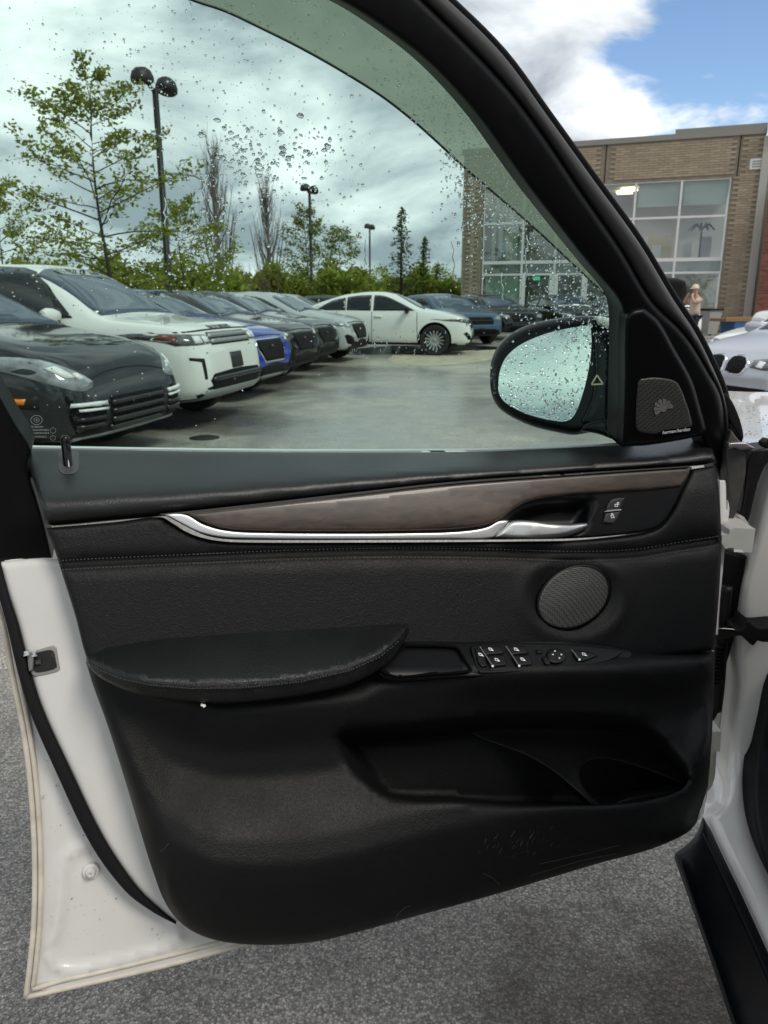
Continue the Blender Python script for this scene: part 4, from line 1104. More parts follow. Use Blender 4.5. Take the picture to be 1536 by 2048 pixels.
# ================================================================== cars
m_tyre = M('tyre rubber', (.014, .014, .014), .75, bump=(60, .2, .004))
m_rim = M('alloy rim', (.42, .43, .44), .3, metal=.9)
m_rimd = M('dark alloy rim', (.06, .06, .065), .35, metal=.8)
m_clad = M('black bumper plastic', (.012, .012, .0125), .55, spec=.25)
m_glassd = M('car window glass', (.012, .015, .016), .03, spec=.5)
m_wind = M('windscreen glass', (.035, .055, .085), .02, spec=1.0)
m_gril = M('black grille mesh', (.004, .004, .0045), .5, spec=.15, bump=(60, .9, .02), grain='VORONOI')
m_slat = M('grille slat', (.012, .012, .013), .25)
m_chrome = M('chrome', (.75, .76, .77), .08, metal=1)
m_silvp = M('silver skid plate', (.34, .345, .35), .4, metal=.6)
m_lens = M('headlamp lens', (.22, .235, .25), .06, coat=1, spec=.8, var=(9, .55))
m_lensd = M('dark headlamp lens', (.07, .075, .08), .06, coat=1, var=(14, .8))
m_led = M('headlamp reflector', (.75, .77, .78), .15)
m_amber = M('amber lens', (.80, .22, .012), .3)
m_redp = M('red emblem', (.10, .025, .025), .3)
m_plate = M('black plate blank', (.015, .015, .015), .5)
def paint(name, col, metal=0.0, rough=.06):
    return M(name, col, rough, metal=metal, coat=0, spec=.6)
P_DGREY = paint('graphite car paint', (.008, .009, .011), 0, .06)
P_WHITE = paint('snow white car paint', (.74, .75, .73))
P_BLUE = paint('deep blue car paint', (.012, .035, .34), .0)
P_BLACK = paint('black car paint', (.004, .0045, .005))
P_GREY = paint('dark green grey car paint', (.012, .016, .018), 0)
P_SILV = paint('silver car paint', (.46, .48, .48), .4, .22)
P_SLATE = paint('slate blue car paint', (.055, .095, .15), .2, .2)
P_BMW = paint('pale silver car paint', (.50, .52, .56), .4, .22)
def itp(T, x):
    return float(np.interp(x, [p[0] for p in T], [p[1] for p in T]))
def loft_car(S, pm, key):
    L2 = S['L'] / 2
    xs = sorted({*np.round(np.linspace(-L2 + .3, L2 - .45, 26), 3), *[round(-L2 + d, 3) for d in (0, .03, .08, .16)], *[round(L2 - d, 3) for d in (0, .025, .06, .11, .18, .27, .36)]})
    V, F_ = [], []
    wf = table((0, .66), (.025, .76), (.06, .835), (.11, .89), (.18, .93), (.30, .965), (.6, .99), (1.0, 1.0))
    for x in xs:
        e = min(L2 - x, L2 + x)
        w = S['W'] / 2 * wf(e * S.get('plan', 1.0))
        zt, zs = itp(S['top'], x), itp(S['belt'], x)
        zs = min(zs, zt - .015)
        zb = itp(S['bot'], x)
        h, g = zs - zb, zt - zs
        ws = .955 * w
        yr = max(ws - .06 - .40 * max(g - .1, 0), .3 * w)
        k = min(1, g / .35)
        half = [(0, zb), (.72 * w, zb), (.93 * w, zb + .03), (.985 * w, zb + .16 * h), (w, zb + .42 * h), (w * .995, zb + .72 * h), (.98 * w, zb + .92 * h), (ws, zs),
                (lerp(ws, yr, .5), zs + g * lerp(.45, .5, k)), (yr, zs + g * lerp(.72, .90, k)), (.62 * yr, zs + g * lerp(.93, .985, k)), (0, zt)]
        ring = half + [(-y, z) for y, z in half[-2:0:-1]]
        V += [(x, y, z) for y, z in ring]
    n = 22
    for i in range(len(xs) - 1):
        for k in range(n):
            k2 = (k + 1) % n
            F_.append((i * n + k, i * n + k2, (i + 1) * n + k2, (i + 1) * n + k))
    F_.append(tuple(reversed(range(n))))
    F_.append(tuple((len(xs) - 1) * n + k for k in range(n)))
    me = bpy.data.meshes.new(key); me.from_pydata(V, [], F_)
    bm = bmesh.new(); bm.from_mesh(me); bmesh.ops.recalc_face_normals(bm, faces=bm.faces); bm.to_mesh(me); bm.free()
    me.materials.append(pm); me.materials.append(m_clad)
    o = bpy.data.objects.new(key, me); COL.objects.link(o)
    sm = o.modifiers.new('s', 'SUBSURF'); sm.levels = 1; sm.render_levels = 1
    dg = bpy.context.evaluated_depsgraph_get()
    m2 = bpy.data.meshes.new_from_object(o.evaluated_get(dg))
    bvh = BVHTree.FromPolygons([v.co.copy() for v in m2.vertices], [tuple(p.vertices) for p in m2.polygons])
    # wheel housings
    mbx = MB()
    for ax in S['axles']:
        for s in (-1, 1):
            prof = [(0, -.30), (S['wr'] + .045, -.30), (S['wr'] + .05, .25), (0, .25)]
            mt = Matrix.Translation((ax, s * (S['W'] / 2 - .02), S['wr'] + .02)) @ Matrix.Rotation(R(-90 * s), 4, 'X')
            mbx.lathe([(.0001, -.32), (S['wr'] + .05, -.32), (S['wr'] + .055, .25), (.0001, .25)], 28, mt)
    co = mbx.build('cut', m_clad)
    bm = bmesh.new(); bm.from_mesh(co.data); bmesh.ops.remove_doubles(bm, verts=bm.verts, dist=.0005); bmesh.ops.recalc_face_normals(bm, faces=bm.faces); bm.to_mesh(co.data); bm.free()
    co.data.materials.clear(); co.data.materials.append(pm); co.data.materials.append(m_clad)
    co.data.polygons.foreach_set('material_index', [1] * len(co.data.polygons))
    bo = o.modifiers.new('b', 'BOOLEAN'); bo.operation = 'DIFFERENCE'; bo.object = co; bo.solver = 'EXACT'
    dg = bpy.context.evaluated_depsgraph_get(); dg.update()
    m3 = bpy.data.meshes.new_from_object(o.evaluated_get(dg))
    bpy.data.objects.remove(o); bpy.data.objects.remove(co)
    for p in m3.polygons:
        if p.material_index == 0:
            x, z = p.center.x, p.center.z
            if z < itp(S['bot'], x) + S.get('clad', .10) and abs(x) < S['L'] / 2 - .35 or (S.get('clad', .1) > .05 and z < itp(S['bot'], x) + .05):
                p.material_index = 1
    m3.polygons.foreach_set('use_smooth', [True] * len(m3.polygons))
    m3.name = 'body'
    bm = bmesh.new(); bm.from_mesh(m3)
    for e in bm.edges:
        e.smooth = not (len(e.link_faces) == 2 and e.calc_face_angle(0) > R(50))
    bm.to_mesh(m3); bm.free()
    return m3, bvh
def decal(name, outline, bvh, view, mat, parent, off=.006, step=.07, flip=1, curve=True, inset=.03, r=0, sub=3):
    """a formed piece that follows the body skin: outline in (y,z) for view 'front', (x,z) for 'side', (x,y) for 'top'"""
    O = crv(outline, sub) if curve else np.array(outline, float)
    V, T, D = fill(O, step, ())
    P, Nn, ok = [], [], []
    for a, b in V:
        if view == 'front': o_, d_ = Vector((6, a * flip, b)), Vector((-1, 0, 0))
        elif view == 'rear': o_, d_ = Vector((-6, a * flip, b)), Vector((1, 0, 0))
        elif view == 'top': o_, d_ = Vector((a, b * flip, 5)), Vector((0, 0, -1))
        else: o_, d_ = Vector((a, 5 * flip, b)), Vector((0, -flip, 0))
        h = bvh.ray_cast(o_, d_)
        if h[0] is None: P.append(Vector()); Nn.append(Vector((0, 0, 1))); ok.append(False)
        else:
            nn = h[1] if h[1].dot(d_) < 0 else -h[1]
            P.append(h[0] + nn * off - d_ * 0); Nn.append(nn); ok.append(True)
    F_ = []
    for f in T:
        if all(ok[i] for i in f):
            a, b, c = (P[i] for i in f)
            nn = (b - a).cross(c - a)
            F_.append(f if nn.dot(Nn[f[0]]) > 0 else f[::-1])
    if not F_: return None
    bnd = boundary(F_); idx = {}
    for a, b in bnd:
        for i in (a, b): idx.setdefault(i, len(P) + len(idx))
    P2 = P + [P[i] - Nn[i] * inset for i in idx]
    o = mesh(name, P2, F_ + [(b, a, idx[a], idx[b]) for a, b in bnd], mat, parent)
    return o
def strip(name, path, bvh, view, mat, parent, w=.012, off=.003, flip=1):
    c = resample(crv(path, 4, closed=False), .06, False)
    T = np.gradient(c, axis=0); T /= np.maximum(np.linalg.norm(T, axis=1), 1e-6)[:, None]
    Nn = np.stack([-T[:, 1], T[:, 0]], 1) * w / 2
    return decal(name, np.concatenate([c + Nn, (c - Nn)[::-1]]), bvh, view, mat, parent, off, .2, flip, curve=False, inset=.01)
_wheel = {}
def wheel_mesh(wr, spokes, dark):
    k = (wr, spokes, dark)
    if k in _wheel: return _wheel[k]
    rr_ = wr * .70
    t = MB().lathe([(rr_, -.115), (wr * .93, -.125), (wr, -.09), (wr, .09), (wr * .93, .125), (rr_ * 1.02, .115), (rr_ * .97, .09)], 36)
    m = MB().lathe([(rr_ * .98, .118), (rr_ * .93, .10), (rr_ * .90, .02), (rr_ * .3, -.02), (0.001, -.02)], 32)
    m.lathe([(.001, .085), (.05, .085), (.075, .07), (.08, .02)], 18)
    for i in range(spokes):
        a = 2 * math.pi * i / spokes
        ca_, sa_ = math.cos(a), math.sin(a)
        w0, w1 = .030, .022 if spokes > 8 else .045
        vs_ = []
        for r_, w, h in ((.06, w0, .082), (rr_ * .55, w1 * .8, .085), (rr_ * .96, w1, .10)):
            for sgn in (-1, 1):
                for hh in (h, h - .045):
                    vs_.append((r_ * ca_ - sgn * w * sa_, r_ * sa_ + sgn * w * ca_, hh))
        m.add(vs_, [(0, 2, 6, 4), (4, 6, 10, 8), (0, 4, 5, 1), (4, 8, 9, 5), (2, 3, 7, 6), (6, 7, 11, 10)])
    to = t.build('tyre', m_tyre, None, True)
    ro_ = mesh('rim', m.v, m.f, [m_rimd if dark else m_rim, m_clad], None, True, None, [1] * (32 * 4) + [0] * (len(m.f) - 32 * 4))
    _wheel[k] = (to.data, ro_.data)
    for x in (to, ro_):
        autosmooth(x, 35)
    bpy.data.objects.remove(to); bpy.data.objects.remove(ro_)
    return _wheel[k]
_body = {}
def car(name, label, S, pm, x, y, head, items=(), group=None, cat='car', dark_rim=False, lens=None, spokes=10, wmat=None, open_hood=False):
    """nose centre at (x,y) on the lot, heading in degrees from +X"""
    a = R(head); L2 = S['L'] / 2
    root = empty(name, (x - L2 * math.cos(a), y - L2 * math.sin(a), 0), a, label=label, cat=cat, group=group)
    m3, bvh = loft_car(S, pm, name)
    body = bpy.data.objects.new('body', m3); COL.objects.link(body); body.parent = root
    d = decal
    d('windscreen', S['wind'], bvh, 'front', m_wind, root, .010, .08)
    for f in (1, -1):
        for w in S['side']: d('side_window', w, bvh, 'side', wmat or m_glassd, root, .012, .07, f)
        for ln in S.get('lines', ()): strip('door_gap', ln, bvh, 'side', m_clad, body, .014, .003, f)
        for hx, hz in S.get('handles', ()):
            d('door_handle', [(hx - .1, hz - .014), (hx + .1, hz - .012), (hx + .1, hz + .016), (hx - .1, hz + .014)], bvh, 'side', pm, root, .03, .08, f)
        # mirror
        mb = MB(); mx, mz = S['mir']
        yb = S['W'] / 2
        mb.lathe([(.001, -.11), (.055, -.09), (.082, -.02), (.085, .04), (.06, .09), (.001, .10)], 14, Matrix.Translation((mx, f * (yb + .07), mz)) @ Matrix.Rotation(R(90), 4, 'X') @ Matrix.Scale(1.5, 4, (0, 0, 1)) @ Matrix.Scale(.75, 4, (1, 0, 0)))
        mb.box((mx - .02, f * (yb - .03), mz - .07), (.06, .16, .035))
        autosmooth(mb.build('wing_mirror', m_clad if S.get('darkmir') else pm, root), 40)
        yb = S['W'] / 2
        for ax in S['axles']:
            td, rd = wheel_mesh(S['wr'], spokes, dark_rim)
            w = bpy.data.objects.new('wheel', td); COL.objects.link(w); w.parent = root
            w.location = (ax, f * (yb - .135), S['wr']); w.rotation_euler = (R(-90 * f), 0, 0)
            r_ = bpy.data.objects.new('rim', rd); COL.objects.link(r_); r_.parent = w
    if 'back' in S: d('rear_window', S['back'], bvh, 'rear', m_glassd, root, .010, .1)
    hl = lens or m_lens
    for it in items:
        nm, out, mt, off = it[:4]; opt = it[4] if len(it) > 4 else ''
        if 'l' in opt:
            strip(nm, out, bvh, 'front', m_clad, body, .014, .003); continue
        view = 'side' if 's' in opt else ('top' if 't' in opt else 'front')
        for f in ((1, -1) if 'm' in opt else (1,)):
            d(nm, out, bvh, view, mt, root, off, .035 if 'surround' in nm or nm == 'grille' else .06, f, curve='c' not in opt, inset=.03 if off < .02 else off + .02)
    return root, bvh
def bars(name, y0, y1, zs, w, mat, off, mir=False, droop=0.0):
    return [(name, [(y0, z - w), (y1, z - w - droop), (y1, z + w - droop), (y0, z + w)], mat, off, 'c' + ('m' if mir else '')) for z in zs]

bot_suv = lambda L: [(-L / 2, .50), (-L / 2 + .1, .36), (-L / 2 + .6, .27), (0, .24), (L / 2 - .6, .26), (L / 2 - .15, .27), (L / 2 - .05, .33), (L / 2, .45)]
CAY = dict(L=4.85, W=1.96, wr=.385, axles=(-1.42, 1.48), plan=.72, clad=.08,
    top=[(-2.43, .8), (-2.36, 1.05), (-2.2, 1.2), (-1.7, 1.52), (-1.1, 1.66), (-.3, 1.69), (.2, 1.64), (.55, 1.52), (1.1, 1.20), (1.5, 1.13), (1.9, 1.06), (2.15, .97), (2.28, .87), (2.36, .76), (2.43, .56)],
    belt=[(-2.43, .7), (-2.2, 1.02), (-1.5, 1.12), (0, 1.06), (1.0, 1.03), (1.6, .99), (2.05, .90), (2.25, .79), (2.36, .68), (2.43, .54)],
    bot=bot_suv(4.85),
    wind=[(-.74, 1.17), (0, 1.21), (.74, 1.17), (.60, 1.50), (.40, 1.58), (0, 1.60), (-.40, 1.58), (-.60, 1.50)],
    side=[[(-1.75, 1.2), (-1.45, 1.42), (-.75, 1.55), (-.50, 1.56), (-.50, 1.13), (-1.5, 1.16)], [(-.44, 1.56), (.1, 1.53), (.45, 1.40), (.95, 1.13), (-.44, 1.12)]],
    mir=(.75, 1.16), lines=[[(-.47, .34), (-.47, 1.1)], [(1.02, .36), (1.0, 1.05)]], handles=[(-.25, .95), (-1.3, .98)])
DIS = dict(L=4.97, W=2.02, wr=.40, axles=(-1.44, 1.48), plan=.62, clad=.16,
    top=[(-2.48, .9), (-2.45, 1.4), (-2.32, 1.74), (-1.6, 1.80), (-.6, 1.82), (.2, 1.81), (.48, 1.76), (.9, 1.52), (1.28, 1.24), (1.7, 1.195), (2.1, 1.165), (2.28, 1.12), (2.38, 1.03), (2.45, .88), (2.48, .62)],
    belt=[(-2.48, .8), (-2.3, 1.1), (-1.5, 1.15), (0, 1.13), (1.2, 1.12), (1.7, 1.11), (2.15, 1.07), (2.32, .98), (2.43, .82), (2.48, .60)],
    bot=[(-2.48, .5), (-2.35, .38), (-1.9, .3), (0, .28), (1.9, .30), (2.3, .33), (2.42, .38), (2.48, .48)],
    wind=[(-.80, 1.24), (0, 1.27), (.80, 1.24), (.67, 1.66), (.50, 1.73), (0, 1.745), (-.50, 1.73), (-.67, 1.66)],
    side=[[(-2.2, 1.2), (-2.1, 1.7), (-1.3, 1.76), (-1.3, 1.2)], [(-1.24, 1.2), (-1.24, 1.76), (-.2, 1.76), (-.2, 1.19)], [(-.14, 1.76), (.4, 1.70), (1.0, 1.22), (-.14, 1.19)]],
    mir=(.85, 1.24), lines=[[(-.17, .4), (-.17, 1.15)], [(1.0, .42), (1.02, 1.12)]], handles=[(.0, 1.02), (-1.1, 1.03)])
FPA = dict(L=4.73, W=1.95, wr=.385, axles=(-1.37, 1.48), plan=.80, clad=.10,
    top=[(-2.36, .8), (-2.31, 1.05), (-2.15, 1.18), (-1.6, 1.45), (-1.1, 1.55), (-.3, 1.585), (.15, 1.56), (.5, 1.44), (1.08, 1.15), (1.5, 1.09), (1.9, 1.03), (2.12, .97), (2.24, .88), (2.31, .76), (2.36, .58)],
    belt=[(-2.36, .7), (-2.15, 1.0), (-1.4, 1.08), (0, 1.03), (1.0, 1.01), (1.6, .98), (2.0, .91), (2.2, .81), (2.31, .69), (2.36, .56)],
    bot=bot_suv(4.73),
    wind=[(-.74, 1.13), (0, 1.17), (.74, 1.13), (.60, 1.42), (.42, 1.48), (0, 1.505), (-.42, 1.48), (-.60, 1.42)],
    side=[[(-1.65, 1.16), (-1.35, 1.36), (-.75, 1.46), (-.5, 1.47), (-.5, 1.10), (-1.4, 1.12)], [(-.44, 1.47), (.05, 1.45), (.4, 1.33), (.9, 1.10), (-.44, 1.09)]],
    mir=(.72, 1.12), lines=[[(-.47, .34), (-.47, 1.06)], [(1.0, .36), (.98, 1.02)]], handles=[(-.25, .92), (-1.25, .95)])
GLC = dict(L=4.75, W=1.92, wr=.385, axles=(-1.45, 1.44), plan=.85, clad=.07,
    top=[(-2.37, .8), (-2.31, 1.05), (-2.14, 1.14), (-1.6, 1.35), (-1.0, 1.53), (-.4, 1.60), (.1, 1.595), (.5, 1.50), (1.12, 1.17), (1.5, 1.12), (1.9, 1.05), (2.15, .97), (2.26, .87), (2.33, .74), (2.37, .56)],
    belt=[(-2.37, .7), (-2.15, 1.0), (-1.4, 1.10), (0, 1.06), (1.0, 1.03), (1.6, 1.0), (2.0, .92), (2.2, .82), (2.32, .68), (2.37, .54)],
    bot=[(-2.37, .45), (-2.2, .34), (-1.9, .27), (0, .25), (1.9, .24), (2.2, .24), (2.32, .28), (2.37, .40)],
    wind=[(-.72, 1.15), (0, 1.19), (.72, 1.15), (.58, 1.44), (.40, 1.51), (0, 1.53), (-.40, 1.51), (-.58, 1.44)],
    side=[[(-1.62, 1.16), (-1.25, 1.36), (-.9, 1.44), (-.88, 1.13), (-1.4, 1.13)], [(-.85, 1.45), (-.5, 1.495), (-.22, 1.50), (-.22, 1.12), (-.85, 1.13)], [(-.15, 1.50), (.1, 1.48), (.42, 1.36), (.92, 1.12), (-.15, 1.12)]],
    mir=(.74, 1.14), darkmir=True, lines=[[(-.185, .34), (-.19, 1.10)], [(1.0, .36), (.98, 1.08)], [(-1.05, .40), (-1.2, .75), (-1.1, 1.1)]], handles=[(-.02, .97), (-1.0, .99)])
SED = dict(L=4.64, W=1.82, wr=.33, axles=(-1.40, 1.46), plan=.70, clad=.05,
    top=[(-2.32, .75), (-2.27, 1.0), (-2.1, 1.08), (-1.75, 1.11), (-1.1, 1.36), (-.5, 1.43), (-.1, 1.435), (.25, 1.37), (.95, .99), (1.4, .92), (1.8, .845), (2.05, .785), (2.2, .74), (2.28, .62), (2.32, .48)],
    belt=[(-2.32, .65), (-2.1, .92), (-1.4, .96), (0, .93), (.9, .90), (1.5, .84), (1.95, .745), (2.15, .69), (2.27, .58), (2.32, .46)],
    bot=[(-2.32, .4), (-2.2, .28), (-1.8, .22), (0, .2), (1.9, .20), (2.15, .20), (2.27, .24), (2.32, .34)],
    wind=[(-.68, 1.0), (0, 1.04), (.68, 1.0), (.54, 1.28), (.36, 1.345), (0, 1.36), (-.36, 1.345), (-.54, 1.28)],
    side=[[(-1.5, 1.03), (-1.1, 1.24), (-.6, 1.33), (-.4, 1.335), (-.4, 1.0), (-1.4, 1.0)], [(-.34, 1.335), (-.05, 1.32), (.3, 1.2), (.78, 1.0), (-.34, .99)]],
    mir=(.62, 1.02), lines=[[(-.37, .28), (-.37, .98)], [(.88, .3), (.86, .92)]], handles=[(-.2, .84), (-1.2, .86)])

# ---- the row on the left, noses towards the lane
ROW = 'cars parked in the row on the left'
HD = -15
F_CAY = [('grille', [(-.42, .62), (.42, .62), (.42, .44), (.36, .33), (-.36, .33), (-.42, .44)], m_gril, .004), ]
F_CAY += bars('grille_slat', -.41, .41, (.57, .50, .43, .36), .016, m_slat, .03)
F_CAY += [('side_intake', [(.49, .585), (.80, .60), (.84, .50), (.80, .36), (.52, .33)], m_gril, .004, 'm')]
F_CAY += [('running_light', [(.50, .565), (.83, .575), (.82, .605), (.50, .595)], m_led, .03, 'mc'), ('running_light', [(.50, .525), (.78, .535), (.78, .555), (.50, .545)], m_led, .03, 'mc')]
F_CAY += bars('intake_slat', .50, .80, (.47, .41), .014, m_slat, .02, True)
F_CAY += [('headlamp', [(.55, .755), (.60, .71), (.76, .70), (.90, .78), (.95, .90), (.935, .965), (.88, .965), (.76, .90), (.63, .82)], m_lens, .008, 'm'), ('lamp_insert', [(.72, .80), (.80, .80), (.86, .88), (.80, .89)], m_led, .016, 'm'), ('lamp_insert', [(.64, .78), (.69, .78), (.72, .83), (.67, .83)], m_led, .016, 'm')]
F_CAY += [('side_marker', [(1.72, .60), (1.98, .60), (2.0, .645), (1.76, .645)], m_amber, .008, 'smc'), ('side_recess', [(1.7, .57), (2.1, .56), (2.1, .67), (1.75, .68)], m_clad, .004, 'sm')]
F_CAY += [('hood_gap', [(-.66, .755), (-.35, .815), (0, .835), (.35, .815), (.66, .755)], m_clad, 0, 'l')]
F_CAY += [('lower_lip', [(-.70, .27), (.70, .27), (.78, .315), (-.78, .315)], m_silvp, .02, 'c')]
car('parked_car', 'dark graphite SUV nearest in the row, with amber marker and slatted black grille', CAY, P_DGREY, -2.20, 6.95, HD, F_CAY, ROW)
F_DIS = [('headlamp', [(.50, .95), (.92, .935), (.985, 1.03), (.96, 1.06), (.70, 1.045), (.50, 1.04)], m_lensd, .008, 'm'), ('lamp_insert', [(.56, .965), (.66, .96), (.66, 1.025), (.56, 1.025)], m_led, .014, 'm'), ('lamp_insert', [(.70, .96), (.80, .955), (.80, 1.03), (.70, 1.025)], m_led, .014, 'm')]
F_DIS += [('turn_lamp', [(1.95, 1.0), (2.2, .98), (2.2, 1.03), (2.0, 1.04)], M('orange tinted lens', (.16, .035, .018), .2), .012, 'smc')]
F_DIS += [('grille', [(-.52, .93), (.52, .93), (.50, 1.06), (-.50, 1.06)], m_gril, .006, 'c')] + bars('grille_bar', -.50, .50, (.965, 1.025), .020, m_silvp, .022)
F_DIS += [('hood_gap', [(-.94, 1.07), (-.5, 1.085), (0, 1.09), (.5, 1.085), (.94, 1.07)], m_clad, 0, 'l')]
F_DIS += [('front_plate', [(-.14, .66), (.14, .66), (.14, .83), (-.14, .83)], m_plate, .02, 'c'), ('lower_intake', [(-.62, .46), (.62, .46), (.70, .56), (.60, .63), (-.60, .63), (-.70, .56)], m_gril, .006), ('bumper_trim', [(-.66, .55), (.66, .55), (.63, .60), (-.63, .60)], m_slat, .03, 'c'), ('skid_plate', [(-.80, .33), (.80, .33), (.72, .46), (-.72, .46)], m_silvp, .015), ('side_slit', [(.74, .58), (.77, .58), (.79, .765), (.88, .785), (.88, .815), (.75, .80)], m_clad, .004, 'mc')]
dis, bv = car('parked_car', 'tall white SUV with black plate and twin bar grille, second in the row', DIS, P_WHITE, -1.70, 9.10, HD + 2, F_DIS, ROW)
m_let = M('dark lettering', (.05, .05, .055), .4)
def hood_letters(root, bvh, body, size, x, mat):
    cu = bpy.data.curves.new('lettering', 'FONT'); cu.body = body; cu.size = size; cu.align_x = 'CENTER'; cu.space_character = 2.2; cu.extrude = .003
    tmp = bpy.data.objects.new('tmp', cu); COL.objects.link(tmp)
    me = bpy.data.meshes.new_from_object(tmp.evaluated_get(bpy.context.evaluated_depsgraph_get())); bpy.data.objects.remove(tmp)
    for v in me.vertices:
        yy, zz = v.co.x, v.co.y
        h = bvh.ray_cast(Vector((6, yy, x + zz)), Vector((-1, 0, 0)))
        if h[0]: v.co = h[0] + h[1] * (.008 + v.co.z)
    me.materials.clear(); me.materials.append(mat)
    o = bpy.data.objects.new('hood_lettering', me); COL.objects.link(o); o.parent = root
hood_letters(dis, bv, 'DISCOVERY', .055, 1.085, m_let)
def f_fpa(gm, lens, dark):
    z = [('headlamp', [(.58, .80), (.70, .785), (.90, .82), (.955, .91), (.93, .925), (.76, .885), (.60, .86)], lens, .008, 'm'), ('lamp_insert', [(.64, .81), (.72, .81), (.74, .85), (.66, .845)], m_led, .014, 'm')]
    z += [('grille_surround', [(-.44, .86), (.44, .86), (.47, .74), (.34, .53), (-.34, .53), (-.47, .74)], m_slat if dark else m_chrome, .008), ('grille', [(-.41, .84), (.41, .84), (.435, .74), (.31, .555), (-.31, .555), (-.435, .74)], m_gril, .024)]
    z += [('hood_gap', [(-.62, .885), (-.3, .90), (0, .905), (.3, .90), (.62, .885)], m_clad, 0, 'l')]
    z += [('grille_emblem', [(.020 * math.cos(t), .745 + .020 * math.sin(t)) for t in np.linspace(0, 2 * math.pi, 10, endpoint=False)], m_redp, .04)]
    z += [('side_intake', [(.52, .43), (.60, .40), (.82, .44), (.86, .62), (.80, .64), (.60, .54)], m_gril, .006, 'm'), ('lower_intake', [(-.46, .36), (.46, .36), (.42, .46), (-.42, .46)], m_gril, .006), ('skid_plate', [(-.70, .27), (.70, .27), (.62, .34), (-.62, .34)], m_silvp if not dark else m_clad, .012)]
    z += [('lower_cladding', [(-.86, .27), (.86, .27), (.90, .385), (.52, .385), (.5, .35), (-.5, .35), (-.52, .385), (-.90, .385)], m_clad, .004, 'c')]
    return z
car('parked_car', 'bright blue SUV with a mesh grille carrying a red emblem, beside the tall white one', FPA, P_BLUE, -1.60, 11.5, HD, f_fpa(m_gril, m_lensd, False), ROW)
car('parked_car', 'black SUV with glossy black bumper, standing next to the blue one', FPA, P_BLACK, -1.36, 13.9, HD, f_fpa(m_gril, m_lensd, True), ROW, dark_rim=True)
car('parked_car', 'dark green grey SUV between the black SUV and the silver SUV', FPA, P_GREY, -1.13, 16.25, HD, f_fpa(m_gril, m_lensd, True), ROW, dark_rim=True)
car('parked_car', 'silver SUV with large black bumper intakes at the far end of the row', FPA, P_SILV, -.52, 18.5, HD, f_fpa(m_gril, m_lens, True), ROW)
# ---- the lane end
F_GLC = [('headlamp', [(.56, .82), (.74, .79), (.92, .86), (.94, .91), (.80, .91), (.60, .88)], m_lensd, .008, 'm'), ('grille', [(-.42, .66), (.42, .66), (.48, .78), (.40, .87), (-.40, .87), (-.48, .78)], m_gril, .006), ('grille_bar', [(-.45, .755), (.45, .755), (.45, .785), (-.45, .785)], m_chrome, .025, 'c'), ('side_intake', [(.60, .40), (.80, .40), (.88, .55), (.84, .60), (.74, .50)], m_gril, .006, 'm'), ('lower_intake', [(-.5, .32), (.5, .32), (.48, .48), (-.48, .48)], m_gril, .006)]
car('coupe_suv', 'white coupe shaped SUV standing broadside across the end of the lane', GLC, P_WHITE, 2.36, 20.95, -9, F_GLC, None, lens=m_lensd, spokes=15)
F_GEN = [('headlamp', [(.54, .78), (.74, .77), (.92, .84), (.94, .90), (.80, .89), (.58, .86)], m_lens, .008, 'm'), ('grille', [(-.44, .64), (.44, .64), (.48, .76), (.42, .86), (-.42, .86), (-.48, .76)], m_gril, .006), ('lower_intake', [(-.60, .36), (.60, .36), (.54, .50), (-.54, .50)], m_gril, .006), ('grille_bar', [(-.45, .74), (.45, .74), (.45, .765), (-.45, .765)], m_slat, .022, 'c')]
car('parked_car', 'slate blue SUV facing the lane behind the nose of the white coupe SUV', FPA, P_SLATE, 3.05, 24.6, -62, F_GEN, 'cars parked before the showroom')
car('parked_car', 'black SUV parked between the slate blue SUV and the showroom doors', FPA, P_BLACK, 4.9, 27.6, -66, F_GEN, 'cars parked before the showroom', dark_rim=True)
car('parked_car', 'grey green hatchback before the showroom glass, above the door mirror', FPA, P_GREY, 7.5, 29.2, -80, F_GEN, 'cars parked before the showroom', dark_rim=True)
car('parked_car', 'pale silver SUV at the showroom, roof showing above the mirror at the right window edge', FPA, P_SILV, 9.4, 27.5, -84, F_GEN, 'cars parked before the showroom')
for i, (x, y, h, pm, lb_) in enumerate(((-.9, 27.5, -8, P_SILV, 'silver SUV seen over the hood of the last car in the row'), (.2, 34.5, -10, P_GREY, 'dark SUV far behind the roof of the white coupe SUV'), (4.2, 38.5, -100, P_WHITE, 'far white car under the trailer, behind the coupe windscreen'), (2.6, 42, -95, P_SLATE, 'far blue grey car left of the far white car under the trailer'))):
    car('distant_car', lb_, FPA, pm, x, y, h, F_GEN[:2], 'cars beyond the lane')
# ---- right hand side
F_BMW = [('grille_surround', [(.02, .53), (.10, .50), (.25, .50), (.32, .58), (.31, .67), (.25, .725), (.08, .73), (.03, .68)], m_chrome, .012, 'm'), ('grille', [(.045, .54), (.11, .52), (.235, .52), (.295, .585), (.285, .66), (.235, .705), (.09, .71), (.05, .67)], m_gril, .026, 'm'), ('headlamp', [(.36, .60), (.60, .58), (.84, .64), (.88, .74), (.70, .735), (.38, .69)], m_lensd, .008, 'm'), ('lamp_ring', [(.44, .61), (.53, .60), (.55, .67), (.46, .68)], m_led, .016, 'm'), ('lamp_ring', [(.62, .61), (.72, .62), (.74, .70), (.64, .69)], m_led, .016, 'm'), ('lower_intake', [(-.78, .24), (.78, .24), (.70, .34), (.4, .36), (-.4, .36), (-.70, .34)], m_gril, .006)]
BM = 'pale cars parked on the right'
car('parked_sedan', 'pale silver sedan with twin kidney grille on the right beyond the white hood', SED, P_BMW, 4.30, 9.9, 206, F_BMW, BM)
car('parked_sedan', 'second pale sedan behind the silver one, only its nose and hood in view', SED, P_WHITE, 6.15, 13.6, 207, F_BMW, BM)
